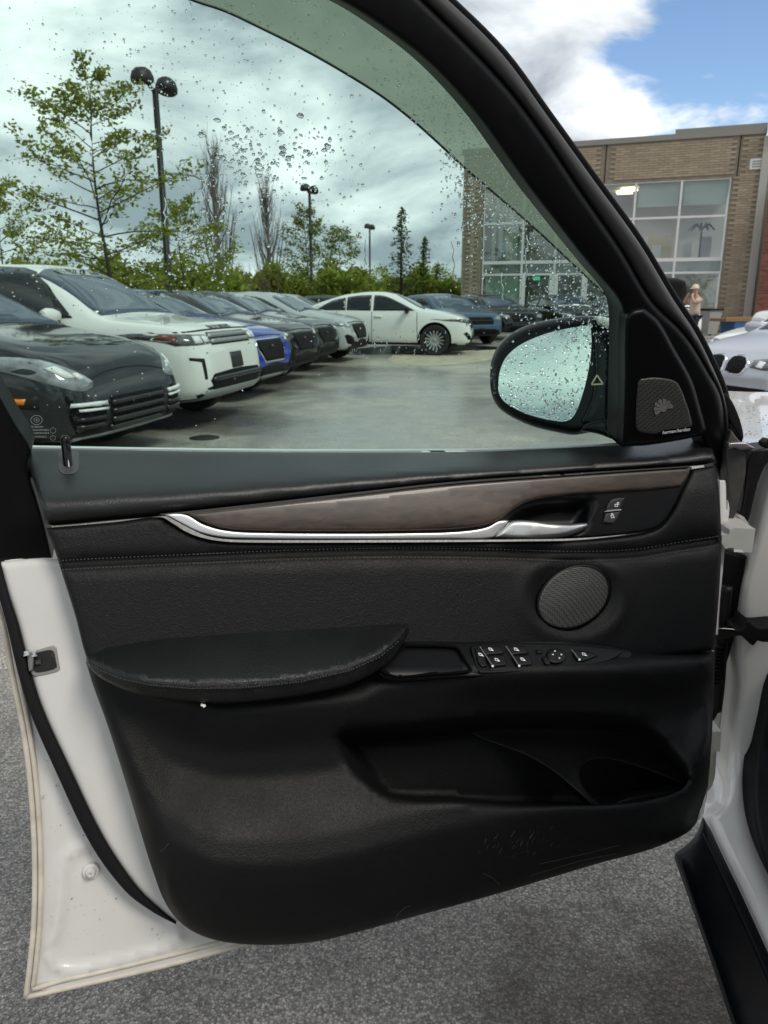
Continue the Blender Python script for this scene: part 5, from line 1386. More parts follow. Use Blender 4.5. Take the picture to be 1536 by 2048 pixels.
car('parked_suv', 'white SUV at the right edge in front of the red brick wall', DIS, P_WHITE, 8.75, 17.6, 205, F_GEN[:2], BM)
# car with its hood up
oh, bvo = car('service_car', 'white car with its hood raised beside the standing person', FPA, P_WHITE, 9.5, 25.6, -86, F_GEN, None, lens=m_lensd)
mb = MB(); nn = 9
for j in range(7):
    t = j / 6
    for i in range(nn):
        u = i / (nn - 1) * 2 - 1
        w = lerp(.80, .56, t ** 2)
        mb.v.append(Vector((.95 + .42 * t + .06 * (1 - u * u), u * w, 1.12 + .95 * t - .12 * u * u * t)))
for j in range(6):
    for i in range(nn - 1):
        mb.f.append((j * nn + i, j * nn + i + 1, (j + 1) * nn + i + 1, (j + 1) * nn + i))
ho = mb.build('raised_hood', m_clad, oh, True)
sm = ho.modifiers.new('t', 'SOLIDIFY'); sm.thickness = .04
mb = MB(); mb.box((1.55, 0, 1.13), (.9, 1.3, .05)); mb.build('engine_bay', m_clad, oh)

# ================================================================== showroom building
RC = Vector((15.23, 34.0, 0)); AF = R(68)
bd = Vector((-math.sin(AF), math.cos(AF), 0))           # along the facade, to the left
bn = Vector((-math.cos(AF), -math.sin(AF), 0))          # out of the facade, to the viewer
m_brick = M('buff brick', (.27, .215, .145), .85, bump=(30, .4, .01))
def objrand(m, dark, light, island=False):
    nt, N, L, b = nodes(m)
    if island: g = N.new('ShaderNodeNewGeometry'); o = g.outputs['Random Per Island']
    else: g = N.new('ShaderNodeObjectInfo'); o = g.outputs['Random']
    cr = N.new('ShaderNodeValToRGB'); e = cr.color_ramp.elements
    e[0].color = (*dark, 1); e[1].color = (*light, 1); e[0].position = 0; e[1].position = 1
    q = e.new(.55); q.color = (*[(a + c) / 2 for a, c in zip(dark, light)], 1)
    L.new(o, cr.inputs[0]); L.new(cr.outputs[0], b.inputs['Base Color'])
    return m
BD, BLc = (.31, .252, .18), (.40, .33, .238)
objrand(m_brick, BD, BLc)
m_brick2 = objrand(M('buff brick far', (.27, .2, .14), .85, bump=(30, .4, .01)), BD, BLc, True)
m_rbrick = objrand(M('red brick', (.2, .07, .05), .85, bump=(30, .4, .01)), (.14, .05, .038), (.30, .115, .085))
m_rbrick2 = objrand(M('red brick far', (.2, .07, .05), .85), (.14, .05, .038), (.30, .115, .085), True)
m_mortar = M('mortar', (.25, .21, .155), .9, var=(3, .15))
m_rmortar = M('red wall mortar', (.22, .12, .095), .9)
m_alw = M('white window frame', (.72, .72, .70), .4)
m_flash = M('grey roof flashing', (.26, .25, .22), .5, metal=.3)
m_pane2 = glass_sheet('showroom glass', (.78, .85, .81), refl=.19)
m_blind = M('pale roller blind', (.66, .74, .69), .8)
m_int = M('showroom interior wall', (.55, .57, .56), .8)
bld = empty('showroom', RC, label='buff brick showroom with a large white framed glass front', cat='building')
def fp(s, z, o=0.0): return bd * s + bn * o + Vector((0, 0, z))          # local to bld
def fs(px, o=0.0):
    """facade coordinate seen at image column px"""
    k = (px - CX) / F * cP
    # RC + bd s : x = k*y (level ray)
    return (k * (RC.y + bn.y * o) - (RC.x + bn.x * o)) / (bd.x - k * bd.y)
HB = 7.82; S0, S1, SE = fs(1436), fs(960), fs(921)
ZW = 6.24
def panel(name, s0, s1, z0, z1, o0, o1, mat, parent=bld, smooth=False):
    mb = MB()
    v = [fp(s, z, o) for o in (o0, o1) for s, z in ((s0, z0), (s1, z0), (s1, z1), (s0, z1))]
    mb.add(v, [(0, 1, 2, 3), (7, 6, 5, 4), (0, 4, 5, 1), (1, 5, 6, 2), (2, 6, 7, 3), (3, 7, 4, 0)])
    return mb.build(name, mat, parent)
wall = panel('wall', -.15, S0, 0, HB, -.5, -.015, m_mortar)
panel('wall', S1, SE, 0, HB, -.5, -.015, m_mortar)
panel('wall', S0, S1, ZW, HB, -.5, -.015, m_mortar)
panel('wall', SE - .4, SE, 0, HB, -14, -.5, m_mortar)
panel('roof_flashing', -.2, SE + .1, HB, HB + .22, -.6, .06, m_flash)
panel('roof_flashing', -.2, 3.3, HB + .22, HB + .42, -.6, -.1, m_flash)
# bricks, laid in courses
bl, bh, bt = .40, .098, .016
bmx = MB().box((0, 0, 0), (bl - .012, .03, bh - .012))
bo = bmx.build('brick', m_brick); bme = bo.data; bpy.data.objects.remove(bo)
frot = math.atan2(bd.y, bd.x)
far = MB(); nb = 0; cand = []
for r_ in range(int(HB / bh)):
    z = (r_ + .5) * bh
    s = -.15 + (bl / 2 if r_ % 2 else 0) + bl / 2
    while s < SE - bl / 2:
        a, b = s - bl / 2, s + bl / 2
        okw = (b < S0 - .03 or a > S1 + .03) or z - bh / 2 > ZW + .05
        joint = any(abs(s - q) < bl * .5 + .01 and z > ZW for q in (fs(1192), fs(1446)))
        if okw and not joint: cand.append((s, z))
        s += bl
vis_ = sorted(cand, key=lambda c: (0 if (c[0] < fs(1300) or c[1] > 99) else 1, c[0]))
for i, (s, z) in enumerate(vis_):
    o_ = rnd.uniform(-.004, .004)
    if i < 280:
        b = bpy.data.objects.new('brick', bme); COL.objects.link(b); b.parent = wall
        b.location = fp(s, z, o_); b.rotation_euler = (0, 0, frot)
    else:
        far.box(fp(s, z, o_), (bl - .012, .03, bh - .012), frot)
far.build('brickwork', m_brick2, bld)['kind'] = 'stuff'
# glazing grid
cols = [fs(p) for p in (1436, 1342, 1254, 1170, 1105, 1040, 962)]
rows = [0, 2.5, 3.07, 4.77, ZW]
fw = .085
for i, s in enumerate(cols):
    panel('mullion', s - fw / 2 + (fw / 2 if i == 0 else 0), s + fw / 2 - (fw / 2 if i == len(cols) - 1 else 0), 0, ZW, -.16, -.03, m_alw)
for z in rows[1:]:
    for a, b in zip(cols, cols[1:]):
        panel('transom', a + fw / 2, b - fw / 2, z - (.10 if z == 3.07 else .045), z + (.02 if z == ZW else .045), -.15, -.035, m_alw)
for i, (a, b) in enumerate(zip(cols, cols[1:])):
    for j, (z0, z1) in enumerate(zip(rows, rows[1:])):
        mb = MB().add([fp(a, z0, -.09), fp(b, z0, -.09), fp(b, z1, -.09), fp(a, z1, -.09)], [(0, 1, 2, 3)])
        mb.build('pane', m_pane2, bld)
# interior
panel('interior_wall', S0, S1, 0, ZW, -7.5, -7.4, m_int)
panel('upper_floor', S0, S1, 2.58, 2.98, -7.4, -.35, M('floor slab', (.45, .46, .44), .7))
panel('interior_floor', S0, S1, 0, .02, -7.4, -.2, M('showroom floor', (.30, .30, .29), .3))
panel('interior_ceiling', S0, S1, ZW, ZW + .1, -7.4, -.5, M('showroom ceiling', (.5, .5, .48), .8))
for i in range(2): panel('roller_blind', cols[i] + .1, cols[i + 1] - .1, 5.25, ZW - .06, -.30, -.27, m_blind)
for i in (5,): panel('lower_blind', cols[i] + .1, cols[i + 1] - .1, 1.0, 2.5, -.30, -.27, M('pale green screen', (.45, .62, .52), .8))
for i in range(5): panel('curtain_strip', cols[5] + .15 + i * .34, cols[5] + .32 + i * .34, 3.2, 6.0, -.9, -.86, M('pale curtain', (.55, .68, .64), .8) if i == 0 else bpy.data.materials['pale curtain'])
m_lampi = emis('lit ceiling lamp', (1.0, .82, .50), 3.0)
for k, (s, o) in enumerate(((fs(1216) - .1, -2.6), (fs(1230) - .1, -1.6))):
    panel('ceiling_lamp', s - .35, s + .35, ZW - .12, ZW - .06, o - .3, o + .3, m_lampi)
panel('display_board', cols[1] + .25, cols[1] + 1.5, 3.05, 4.2, -2.2, -2.1, M('yellow display board', (.50, .38, .10), .7))
for s, h, w in ((.5, 1.0, .5), (1.3, .8, .35), (2.6, .7, .4), (3.2, 1.1, .3)):
    panel('office_cabinet', cols[0] + s, cols[0] + s + w, 3.05, 3.05 + h, -1.9, -1.5, m_int)
# shrub shaped lamp inside upstairs
mb = MB(); c0 = fp(cols[0] + .95, 3.05, -1.2)
mb.tube([c0, c0 + Vector((0, 0, 1.35))], .04)
for k in range(9):
    a = k * .7; mb.tube([c0 + Vector((0, 0, 1.3)), c0 + Vector((.3 * math.cos(a), .3 * math.sin(a), 1.5)), c0 + Vector((.55 * math.cos(a), .55 * math.sin(a), 1.25))], [.03, .05, .02], 5)
mb.build('indoor_palm', m_clad, bld, True)
# doors
for a, b in ((cols[3], cols[4]), (cols[4], cols[5])):
    panel('door_frame', a + .05, a + .20, 0, 2.5, -.12, -.02, m_alw); panel('door_frame', b - .20, b - .05, 0, 2.5, -.12, -.02, m_alw)
    panel('door_frame', a + .2, b - .2, .0, .22, -.12, -.03, m_alw)
panel('exit_sign', cols[4] + .75, cols[4] + 1.05, 2.25, 2.42, -.6, -.55, emis('green exit lamp', (.05, .6, .32), .7))
# joints, vent, downpipe
for q, z0 in ((fs(1192), ZW + .05), (fs(1446), ZW)):
    panel('expansion_joint', q - .02, q + .02, z0, HB, -.02, .004, m_clad)
vs0 = fs(1500)
vent = panel('wall_vent', vs0, vs0 + .62, HB - 1.32, HB - .92, .0, .06, m_alw)
for k in range(3): panel('vent_slat', vs0 + .09, vs0 + .53, HB - 1.24 + k * .10, HB - 1.20 + k * .10, .05, .075, m_flash, vent)
panel('corner_pilaster', -.42, -.12, 0, HB - .1, -.3, .12, M('beige cladding', (.42, .40, .36), .6))
panel('corner_column', -1.0, -.45, 0, HB + .5, -.9, -.1, m_flash)
panel('floodlight', -.75, -.25, HB + .05, HB + .35, .1, .5, m_flash)
# red brick annexe
ann = empty('annexe_wall', RC, label='red brick wall at the right edge beside the buff showroom', cat='wall')
AH = 5.6
aw = panel('wall', -7, -.50, 0, AH, .55, 1.0, m_rmortar, ann)
mb = MB().box((0, 0, 0), (.19, .03, .056)); bo = mb.build('brick', m_rbrick); bme2 = bo.data; bpy.data.objects.remove(bo)
far = MB(); k = 0
cand = []
for r_ in range(int(AH / .066)):
    z = (r_ + .5) * .066; s = -.52 - .1 - (.1 if r_ % 2 else 0)
    while s > -4.2: cand.append((s, z)); s -= .20
cand.sort(key=lambda c: (0 if c[1] > 2.0 else 1, -c[0]))
for i, (s, z) in enumerate(cand):
    if i < 240:
        b = bpy.data.objects.new('brick', bme2); COL.objects.link(b); b.parent = aw; b.location = fp(s, z, 1.005); b.rotation_euler = (0, 0, frot)
    else: far.box(fp(s, z, 1.005), (.19, .03, .056), frot)
far.build('brickwork', m_rbrick2, ann)['kind'] = 'stuff'
panel('coping', -7, -.48, AH, AH + .08, .5, 1.06, m_flash, ann)

# bins at the wall

def wheelie(name, loc, rz, body, lid, label, cat):
    o = empty(name, loc, rz, label=label, cat=cat)
    mb = MB(); v = []
    for z, a, b in ((.06, .22, .24), (.95, .29, .34)):
        v += [Vector((x * a, y * b, z)) for x, y in ((-1, -1), (1, -1), (1, 1), (-1, 1))]
    mb.add(v, [(3, 2, 1, 0), (4, 5, 6, 7), (0, 1, 5, 4), (1, 2, 6, 5), (2, 3, 7, 6), (3, 0, 4, 7)]); mb.build('bin_body', body, o)
    mb = MB(); mb.box((0, 0, 1.0), (.64, .76, .07)); mb.box((0, .40, .97), (.5, .06, .05)); mb.build('lid', lid, o)
    for s in (-1, 1):
        mb = MB().lathe([(.001, -.03), (.1, -.03), (.1, .03), (.001, .03)], 16, Matrix.Translation((.27 * s, .22, .1)) @ Matrix.Rotation(R(90), 4, 'Y')); mb.build('wheel', m_tyre, o)
    return o
m_bing = M('grey bin plastic', (.30, .30, .29), .5); m_blue = M('blue bin plastic', (.03, .10, .28), .45)
wheelie('wheelie_bin', place(1424, 31.5), .3, m_bing, m_clad, 'grey wheelie bin with black lid by the brick wall behind the person', 'bin')
bb = empty('blue_crate', place(1482, 29.0), .35, label='blue tub under a brown wooden board by the red brick wall', cat='tub')
mb = MB(); v = []
for z, a, b in ((.02, .42, .3), (.62, .50, .36)): v += [Vector((x * a, y * b, z)) for x, y in ((-1, -1), (1, -1), (1, 1), (-1, 1))]
mb.add(v, [(3, 2, 1, 0), (4, 5, 6, 7), (0, 1, 5, 4), (1, 2, 6, 5), (2, 3, 7, 6), (3, 0, 4, 7)]); mb.build('tub', m_blue, bb)
tp = empty('wooden_board', place(1482, 29.0) + Vector((0, 0, .625)), .35, label='brown wooden board lying across the blue tub', cat='board')
mb = MB().box((0, 0, .05), (1.9, .8, .10)); mb.build('board_top', M('weathered wood', (.22, .13, .055), .8), tp)
mb = MB().box((0, -.36, .13), (1.9, .06, .06)); mb.build('board_edge', M('weathered wood edge', (.26, .16, .07), .8), tp)

# ================================================================== person
def skin_body(name, verts, edges, rad, root_i, mat, parent, sub=2):
    me = bpy.data.meshes.new(name); me.from_pydata(verts, edges, [])
    o = bpy.data.objects.new(name, me); COL.objects.link(o)
    sm = o.modifiers.new('k', 'SKIN'); ss = o.modifiers.new('s', 'SUBSURF'); ss.levels = sub; ss.render_levels = sub
    for i, r_ in enumerate(rad):
        sv = me.skin_vertices[0].data[i]; sv.radius = r_ if isinstance(r_, tuple) else (r_, r_); sv.use_root = (i == root_i)
    dg = bpy.context.evaluated_depsgraph_get(); dg.update()
    m2 = bpy.data.meshes.new_from_object(o.evaluated_get(dg)); bpy.data.objects.remove(o)
    m2.materials.clear(); m2.materials.append(mat); m2.polygons.foreach_set('use_smooth', [True] * len(m2.polygons))
    o = bpy.data.objects.new(name, m2); COL.objects.link(o); o.parent = parent
    return o
m_skin = M('skin', (.50, .27, .19), .55)
m_shirt = M('beige shirt', (.52, .42, .34), .85, bump=(40, .3, .01)); m_trous = M('dark navy trousers', (.012, .014, .022), .8)
pp = empty('person', place(1392, 23.6), R(10), label='person in beige shirt, dark trousers and cream cap with both hands raised to the face', cat='person')
# facing away and to the left: local +y is away from the viewer, the figure looks to -x
skin_body('body', [(0, 0, .95), (0, 0, 1.12), (0, 0, 1.32), (-.01, 0, 1.44), (-.02, 0, 1.52), (-.05, 0, 1.60), (-.06, 0, 1.70), (-.055, 0, 1.755),
    (0, -.19, 1.40), (-.22, -.27, 1.30), (-.20, -.10, 1.52), (0, .19, 1.40), (-.22, .27, 1.30), (-.20, .10, 1.53), (-.13, -.06, 1.57), (-.13, .06, 1.58)],
    [(0, 1), (1, 2), (2, 3), (3, 4), (4, 5), (5, 6), (6, 7), (3, 8), (8, 9), (9, 10), (10, 14), (3, 11), (11, 12), (12, 13), (13, 15)],
    [(.13, .16), (.12, .15), (.125, .175), (.09, .13), (.055, .055), (.085, .075), (.095, .08), (.05, .05), (.065, .065), (.048, .048), (.036, .036), (.065, .065), (.048, .048), (.036, .036), (.036, .028), (.036, .028)], 0, m_skin, pp)
skin_body('shirt', [(0, 0, .90), (0, 0, 1.10), (0, 0, 1.32), (-.01, 0, 1.45), (0, -.19, 1.40), (-.16, -.25, 1.325), (0, .19, 1.40), (-.16, .25, 1.325)],
    [(0, 1), (1, 2), (2, 3), (3, 4), (4, 5), (3, 6), (6, 7)], [(.165, .20), (.150, .19), (.150, .20), (.10, .14), (.085, .085), (.075, .075), (.085, .085), (.075, .075)], 0, m_shirt, pp)
skin_body('trousers', [(0, 0, .93), (0, -.10, .84), (-.02, -.12, .48), (.02, -.13, .10), (0, .10, .84), (.03, .12, .48), (.06, .13, .10)],
    [(0, 1), (1, 2), (2, 3), (0, 4), (4, 5), (5, 6)], [(.14, .17), (.105, .105), (.078, .078), (.068, .068), (.105, .105), (.078, .078), (.068, .068)], 0, m_trous, pp)
for s, dx in ((-1, .02), (1, .06)):
    mb = MB().lathe([(.001, .10), (.04, .09), (.055, .05), (.06, 0), (.001, 0)], 14, Matrix.Translation((dx - .06, s * .13, 0)) @ Matrix.Scale(2.3, 4, (1, 0, 0)))
    mb.build('shoe', m_clad, pp, True)
mb = MB().lathe([(.001, .14), (.05, .13), (.095, .085), (.112, .03), (.113, 0), (.105, 0)], 20, Matrix.Translation((-.055, 0, 1.69)))
mb.lathe([(.001, .012), (.08, .010), (.10, 0), (.001, 0)], 14, Matrix.Translation((-.15, 0, 1.70)) @ Matrix.Scale(.85, 4, (0, 1, 0)))
mb.build('cap', M('cream cap', (.66, .60, .45), .85), pp, True)
ph = empty('phone', pp.location + Vector((-.17, -.02, 1.57)), label='small dark phone held up to the face of the person', cat='phone')
MB().box((0, 0, 0), (.012, .15, .075)).build('phone_case', m_clad, ph); MB().box((.008, 0, 0), (.004, .14, .068)).build('screen', m_gloss, ph)

# ================================================================== lamps, trailer
m_pole = M('black lamp pole', (.010, .010, .011), .5)
def lamp(px, y, h, label, curved=False, rz=.4, heads=2):
    o = empty('street_lamp', place(px, y), rz, label=label, cat='street lamp', group='lamps of the lot')
    mb = MB().tube([(0, 0, 0), (0, 0, .5), (0, 0, h)], [.11, .085, .07] if not curved else [.09, .08, .06], 10)
    if curved: mb.tube([(0, 0, h), (-.15, 0, h + .5), (-.7, 0, h + .85), (-1.6, 0, h + .95)], [.06, .05, .045, .035], 8)
    mb.build('pole', m_pole if not curved else m_bing, o, True)
    MB().lathe([(.001, .35), (.16, .33), (.2, .0), (.001, 0)], 12).build('base', m_clad, o, True)
    if curved:
        MB().lathe([(.001, .05), (.1, .03), (.12, -.03), (.001, -.05)], 12, Matrix.Translation((-1.75, 0, h + .93)) @ Matrix.Scale(2.2, 4, (1, 0, 0))).build('lamp_head', m_bing, o, True)
        return
    for s in (-1, 1):
        mb = MB().tube([(0, 0, h - .1), (s * .25, 0, h + .05), (s * .4, 0, h + .1)], .045, 6)
        mb.build('arm', m_pole, o, True)
        MB().lathe([(.001, .22), (.11, .21), (.20, .14), (.245, .02), (.245, -.07), (.20, -.12), (.001, -.12)], 20, Matrix.Translation((s * .46, 0, h + .12)) @ Matrix.Rotation(R(10 * s), 4, 'Y') @ Matrix.Scale(1.15, 4, (1, 0, 0))).build('lamp_head', m_pole, o, True)
lamp(340, 19.8, 6.1, 'nearest black twin headed lamp standing in the leafy tree', rz=1.22)
lamp(624, 41, 6.5, 'middle black lamp between the bare poplar and the conifers', rz=1.2)
lamp(740, 63, 6.6, 'farthest thin lamp left of the tall conifer', rz=1.2)
lamp(438, 34, 5.4, 'pale curved arm lamp just right of the leafy tree', curved=True, rz=0)
tr = empty('trailer', place(862, 52), R(-6), label='white box trailer with a red square logo far beyond the white coupe SUV', cat='trailer')
MB().box((0, 0, 1.45), (5.2, 2.2, 1.1)).build('box_body', M('dirty white trailer', (.62, .60, .55), .5, var=(1.5, .15)), tr)
MB().box((0, 0, .75), (5.0, 1.8, .14)).build('chassis', m_clad, tr)
for s in (-1, 1):
    for k in (-1, 1): MB().lathe([(.001, -.12), (.42, -.12), (.42, .12), (.001, .12)], 18, Matrix.Translation((s * 1.5, k * .9, .42)) @ Matrix.Rotation(R(90), 4, 'X')).build('wheel', m_tyre, tr)
MB().box((1.75, -1.115, 1.62), (.72, .03, .66)).build('red_logo', M('red sign', (.62, .05, .05), .4), tr)
mb = MB(); t_ = [R(a) for a in range(30, 331, 20)]
mb.tube([(1.75 + .19 * math.cos(a), -1.135, 1.62 + .19 * math.sin(a)) for a in t_], .03, 5); mb.build('logo_ring', m_alw, tr)
mb = MB(); mb.tube([(-1.6 + .1 * i, -1.11, 1.42 + .09 * math.sin(i * 1.7)) for i in range(14)], .03, 5); mb.build('red_script', M('faded red script', (.45, .12, .10), .6), tr)
mb = MB(); mb.box((.0, -1.105, 1.48), (.7, .02, .22)); mb.box((.1, -1.105, 1.66), (.3, .02, .16)); mb.build('dark_emblem', M('faded dark print', (.12, .13, .12), .7), tr)

# ================================================================== trees
def leaf_mat(name, col, trans=.45):
    m = bpy.data.materials.new(name)
    nt, N, L, b = nodes(m); out = N['Material Output']
    g = N.new('ShaderNodeNewGeometry')
    cr = N.new('ShaderNodeValToRGB'); e = cr.color_ramp.elements
    e[0].color = (*[c * .55 for c in col], 1); e[1].color = (*[c * 1.5 for c in col], 1)
    L.new(g.outputs['Random Per Island'], cr.inputs[0]); L.new(cr.outputs[0], b.inputs['Base Color'])
    b.inputs['Roughness'].default_value = .6
    tl = N.new('ShaderNodeBsdfTranslucent'); L.new(cr.outputs[0], tl.inputs[0])
    mx = N.new('ShaderNodeMixShader'); mx.inputs[0].default_value = trans
    L.new(b.outputs[0], mx.inputs[1]); L.new(tl.outputs[0], mx.inputs[2]); L.new(mx.outputs[0], out.inputs[0])
    return m
m_leafy = leaf_mat('young yellow green leaves', (.22, .26, .032), .55)
m_leafm = leaf_mat('mid green leaves', (.18, .225, .035), .55)
m_conif = leaf_mat('conifer needles', (.11, .145, .045), .5)
m_bark = M('dark bark', (.045, .038, .032), .9)
m_barkg = M('grey bare bark', (.17, .145, .13), .9)
def leaves(name, centres, size, mat, parent, seed=1, spread=.12, per=3, flat=.5):
    g = np.random.RandomState(seed)
    C = np.repeat(np.array(centres, float).reshape(-1, 3), per, 0)
    n = len(C); C += g.normal(0, spread, (n, 3))
    a = g.normal(0, 1, (n, 3)); a[:, 2] *= flat; a /= np.linalg.norm(a, axis=1)[:, None]
    b = g.normal(0, 1, (n, 3)); b -= a * np.sum(a * b, 1)[:, None]; b /= np.linalg.norm(b, axis=1)[:, None]
    s = size * g.uniform(.6, 1.3, (n, 1))
    V = np.stack([C - a * s, C + b * s * .5, C + a * s, C - b * s * .5], 1).reshape(-1, 3)
    me = bpy.data.meshes.new(name)
    me.from_pydata([], [], []) 
    me.vertices.add(4 * n); me.vertices.foreach_set('co', V.ravel())
    me.loops.add(4 * n); me.loops.foreach_set('vertex_index', np.arange(4 * n, dtype=np.int32))
    me.polygons.add(n); me.polygons.foreach_set('loop_start', np.arange(0, 4 * n, 4, dtype=np.int32)); me.polygons.foreach_set('loop_total', np.full(n, 4, dtype=np.int32))
    me.materials.append(mat); me.update(); me.validate()
    o = bpy.data.objects.new(name, me); COL.objects.link(o)
    if parent: o.parent = parent
    return o
def grow(mb, p, d, ln, rad, lvl, tips, g, up=.12, ang=48, nch=(3, 5), flat=0.0, ratio=.62):
    """one limb and its side branches"""
    n = 5; pts = [p]; dd = d.normalized()
    for i in range(n):
        dd = (dd + Vector((g.gauss(0, .12), g.gauss(0, .12), g.gauss(0, .08) + up * .3))).normalized()
        if flat and lvl > 0: dd.z *= (1 - flat * .5)
        pts.append(pts[-1] + dd * ln / n)
    mb.tube(pts, [rad * (1 - .75 * i / n) for i in range(n + 1)], 6 if lvl < 2 else 4, cap=False)
    if lvl >= 3 or ln < .25:
        for q in pts[1:]: tips.append(q)
        return
    if lvl == 2:
        tips += pts[3:]
    for k in range(g.randint(*nch) + (3 if lvl == 0 else 0)):
        t = g.uniform(.28 if lvl == 0 else .2, 1.0)
        i = min(n - 1, int(t * n)); q = pts[i].lerp(pts[i + 1], t * n - i)
        a = g.uniform(0, 2 * math.pi); ax = (pts[i + 1] - pts[i]).normalized()
        side = ax.cross(Vector((math.cos(a), math.sin(a), .3))).normalized()
        nd = (ax * math.cos(R(ang + g.gauss(0, 9))) + side * math.sin(R(ang)))
        grow(mb, q, nd, ln * ratio * g.uniform(.7, 1.1) * (1.15 - .5 * t), rad * .36 * (1.1 - .5 * t), lvl + 1, tips, g, up, ang, nch, flat, ratio)
def tree(name, px, y, h, label, leafm, seed, size=.09, per=3, spread=.12, ang=55, flat=.3, ratio=.6, bark=None, group=None, nch=(3, 5), thin=1.0):
    o = empty(name, place(px, y), 0, label=label, cat='tree', group=group)
    g = random.Random(seed); mb = MB(); tips = []
    grow(mb, Vector((0, 0, -.1)), Vector((0, 0, 1)), h * .9, h * .016 * thin, 0, tips, g, .1, ang, nch, flat, ratio)
    mb.build('trunk', bark or m_bark, o, True)
    if leafm: leaves('crown', [tuple(t) for t in tips], size, leafm, o, seed, spread, per)
    return o
def layered_tree(px, y, h, rad, label, leafm, seed, nl=40, size=.055, per=4, name='leafy_tree', lean=.25, lens=.07):
    """slim stem with near level limbs, forking twigs and leaf sprays along them"""
    o = empty(name, place(px, y), 0, label=label, cat='tree')
    g = random.Random(seed); mb = MB(); tips = []
    stem = [Vector((.10 * math.sin(z * .8 + seed), .08 * math.cos(z * .7), z)) for z in np.linspace(0, h, 12)]
    mb.tube(stem, [h * .011 * (1 - .93 * i / 11) for i in range(12)], 7, cap=False)
    for k in range(nl):
        t = .15 + .85 * (k + g.random()) / nl
        i = min(10, int(t * 11)); p0 = stem[i].lerp(stem[i + 1], t * 11 - i)
        L_ = rad * (1 - abs(t - .40) ** 1.4 * 1.55) * g.uniform(.55, 1.1)
        L_ = max(.35, L_)
        a = k * 2.399 + g.uniform(-.5, .5)
        up = lean + .7 * max(0, t - .45) + g.uniform(-.10, .15)
        d0 = Vector((math.cos(a), math.sin(a), up)).normalized()
        pts = [p0]; d_ = d0.copy()
        for j in range(7):
            d_ = (d_ + Vector((g.gauss(0, .10), g.gauss(0, .10), g.gauss(0, .07)))).normalized()
            pts.append(pts[-1] + d_ * L_ / 7)
        r0 = .004 + .0065 * L_
        mb.tube(pts, [r0 * (1 - .85 * j / 7) for j in range(8)], 5, cap=False)
        for j in range(2, 8):
            q = pts[j]
            if j > 3: tips.append(q)
            for s in (-1, 1):
                if g.random() < .2: continue
                ax = (pts[j] - pts[j - 1]).normalized(); sd_ = ax.cross(Vector((0, 0, 1))).normalized() * s
                l2 = L_ * .26 * g.uniform(.5, 1.25) * (1.2 - .08 * j)
                tw = [q]; dd = (ax * .8 + sd_ * .8 + Vector((0, 0, g.uniform(-.05, .28)))).normalized()
                for m_ in range(3):
                    dd = (dd + Vector((g.gauss(0, .15), g.gauss(0, .15), g.gauss(0, .1)))).normalized(); tw.append(tw[-1] + dd * l2 / 3); tips.append(tw[-1])
                mb.tube(tw, [r0 * .35, r0 * .25, r0 * .18, .0015], 3, cap=False)
    mb.build('trunk', m_bark, o, True)
    leaves('crown', [tuple(t) for t in tips], size, leafm, o, seed, lens, per, .6)
    return o
layered_tree(222, 19.0, 6.05, 3.0, 'large young leafy tree with layered limbs on the left', m_leafy, 14, nl=46, size=.062)
layered_tree(10, 24, 4.4, 2.0, 'smaller leafy tree at the left edge, left of the large one', m_leafy, 5, nl=30)
layered_tree(372, 23, 3.9, 2.0, 'low leafy tree right of the nearest lamp', m_leafy, 21, nl=30)
layered_tree(614, 42, 5.6, 2.3, 'thin leafy tree round the middle lamp', m_leafm, 31, nl=34, size=.08, per=3, lens=.12)
layered_tree(684, 44, 4.9, 2.0, 'slender pale leafy tree right of the middle lamp', m_leafm, 33, nl=28, size=.08, per=3, lens=.12)
def poplar(px, y, h, label, seed):
    o = empty('bare_poplar', place(px, y), 0, label=label, cat='tree', group='bare poplars')
    g = random.Random(seed); mb = MB()
    mb.tube([(0, 0, 0), (.05, 0, h * .5), (.0, 0, h)], [.14, .08, .012], 6)
    for k in range(90):
        z = h * (.12 + .8 * g.random()); a = g.uniform(0, 6.28); l = (h - z) * g.uniform(.25, .55) + .4
        c, s = math.cos(a), math.sin(a); q = Vector((0, 0, z)); w = l * .30
        pts = [q, q + Vector((c * w * .6, s * w * .6, l * .35)), q + Vector((c * w, s * w, l))]
        mb.tube(pts, [.032, .018, .006], 4, cap=False)
        for j in range(2):
            b = pts[1].lerp(pts[2], g.random()); mb.tube([b, b + Vector((g.gauss(0, .12), g.gauss(0, .12), g.uniform(.3, .8)))], [.012, .004], 3, cap=False)
    mb.build('trunk', m_barkg, o, True)
poplar(440, 33, 7.4, 'taller bare grey poplar right of the leafy tree', 3)
poplar(540, 40, 7.0, 'shorter bare grey poplar left of the middle lamp', 4)
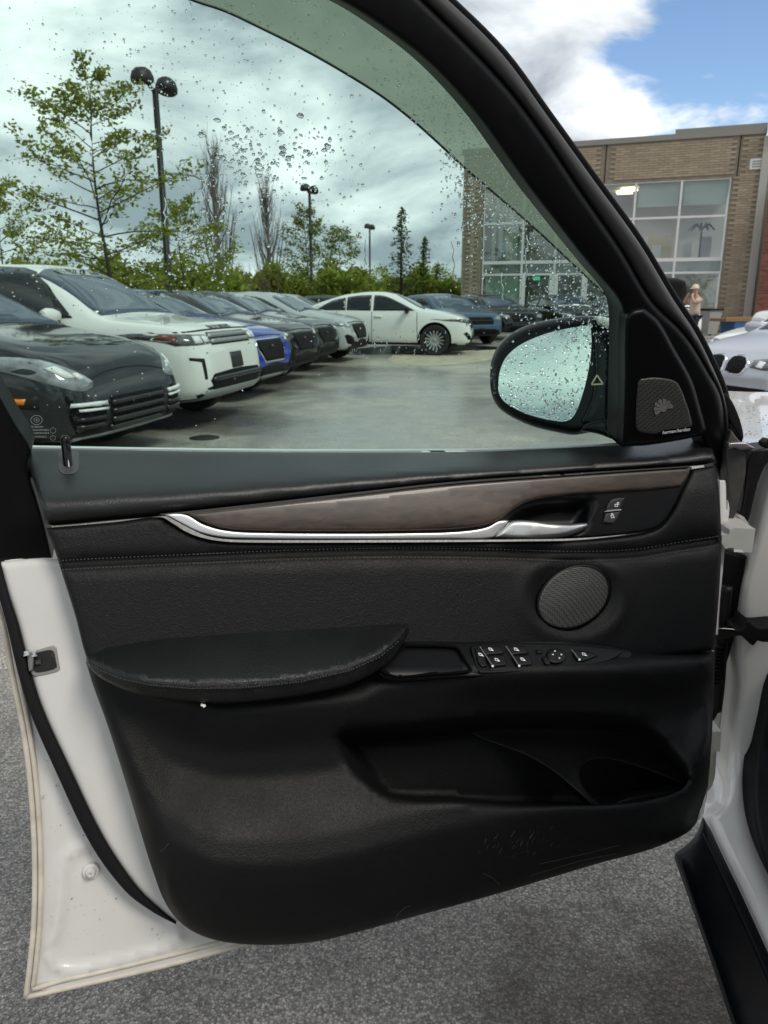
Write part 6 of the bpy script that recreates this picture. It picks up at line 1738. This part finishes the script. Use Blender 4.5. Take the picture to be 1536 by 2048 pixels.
def conifer(px, y, h, label, seed, w=.22):
    o = empty('conifer', place(px, y), 0, label=label, cat='tree', group='conifers')
    g = random.Random(seed); mb = MB(); tips = []
    mb.tube([(0, 0, 0), (0, 0, h)], [.14, .02], 6)
    for k in range(int(h * 16)):
        z = h * (.06 + .93 * (k / (h * 16))); l = (h - z) * w * g.uniform(.5, 1.3) + .12; a = g.uniform(0, 6.28)
        e = Vector((math.cos(a) * l, math.sin(a) * l, z - .1 * l)); mb.tube([(0, 0, z), e], [.025, .006], 3, cap=False)
        for t in np.linspace(.15, 1, 5): tips.append(tuple(Vector((0, 0, z)).lerp(e, t)))
    mb.build('trunk', m_bark, o, True); leaves('crown', tips, .10, m_conif, o, seed, .09, 2)
conifer(802, 46, 6.4, 'tallest dark conifer right of the far lamp', 6)
conifer(846, 50, 5.0, 'smaller conifer between the tallest conifer and the showroom', 7, .2)
conifer(872, 56, 3.8, 'low ragged conifer nearest the showroom corner', 8, .3)
# bushes and the far wood
g = np.random.RandomState(5)
C = []
for px0, px1, y, h0, h1, n in ((-500, 60, 30, 1.2, 2.9, 4000), (30, 480, 29, 1.2, 2.7, 9000), (430, 760, 40, 1.4, 2.9, 7000), (720, 930, 52, 1.6, 3.3, 4200), (-900, 1000, 75, 2.0, 4.6, 8000), (-2200, 3600, -42, 2.5, 6.0, 5000)):  # last row: unseen bushes behind the camera, added for a dark band in reflections
    P = g.uniform(px0, px1, n); Y = y + g.uniform(-2.5, 4.5, n)
    hmax = h0 + (h1 - h0) * (.55 + .25 * np.sin(P * .045 + y) + .2 * np.sin(P * .11 + 2 * y))
    C.append(np.stack([(P - CX) / F * Y * cP, Y, hmax * g.uniform(.02, 1, n) ** .6], 1))
wood = leaves('far_wood', np.concatenate(C), .15, m_leafy, None, 9, .20, 4, .8)
wood['kind'] = 'stuff'; wood['label'] = 'band of spring green bushes and wood behind the parked cars, plus an added unseen row behind the camera'
br = empty('brown_thicket', place(470, 36), label='brown leafless thicket at the foot of the taller poplar', cat='bush')
mb = MB(); gg = random.Random(4)
for k in range(170):
    x, y2 = gg.gauss(0, .9), gg.gauss(0, .5); h = gg.uniform(1.0, 3.0)
    mb.tube([(x, y2, 0), (x + gg.gauss(0, .15), y2, h * .6), (x + gg.gauss(0, .35), y2, h)], [.03, .02, .006], 4, cap=False)
mb.build('stems', M('brown twigs', (.15, .10, .07), .9), br, True)
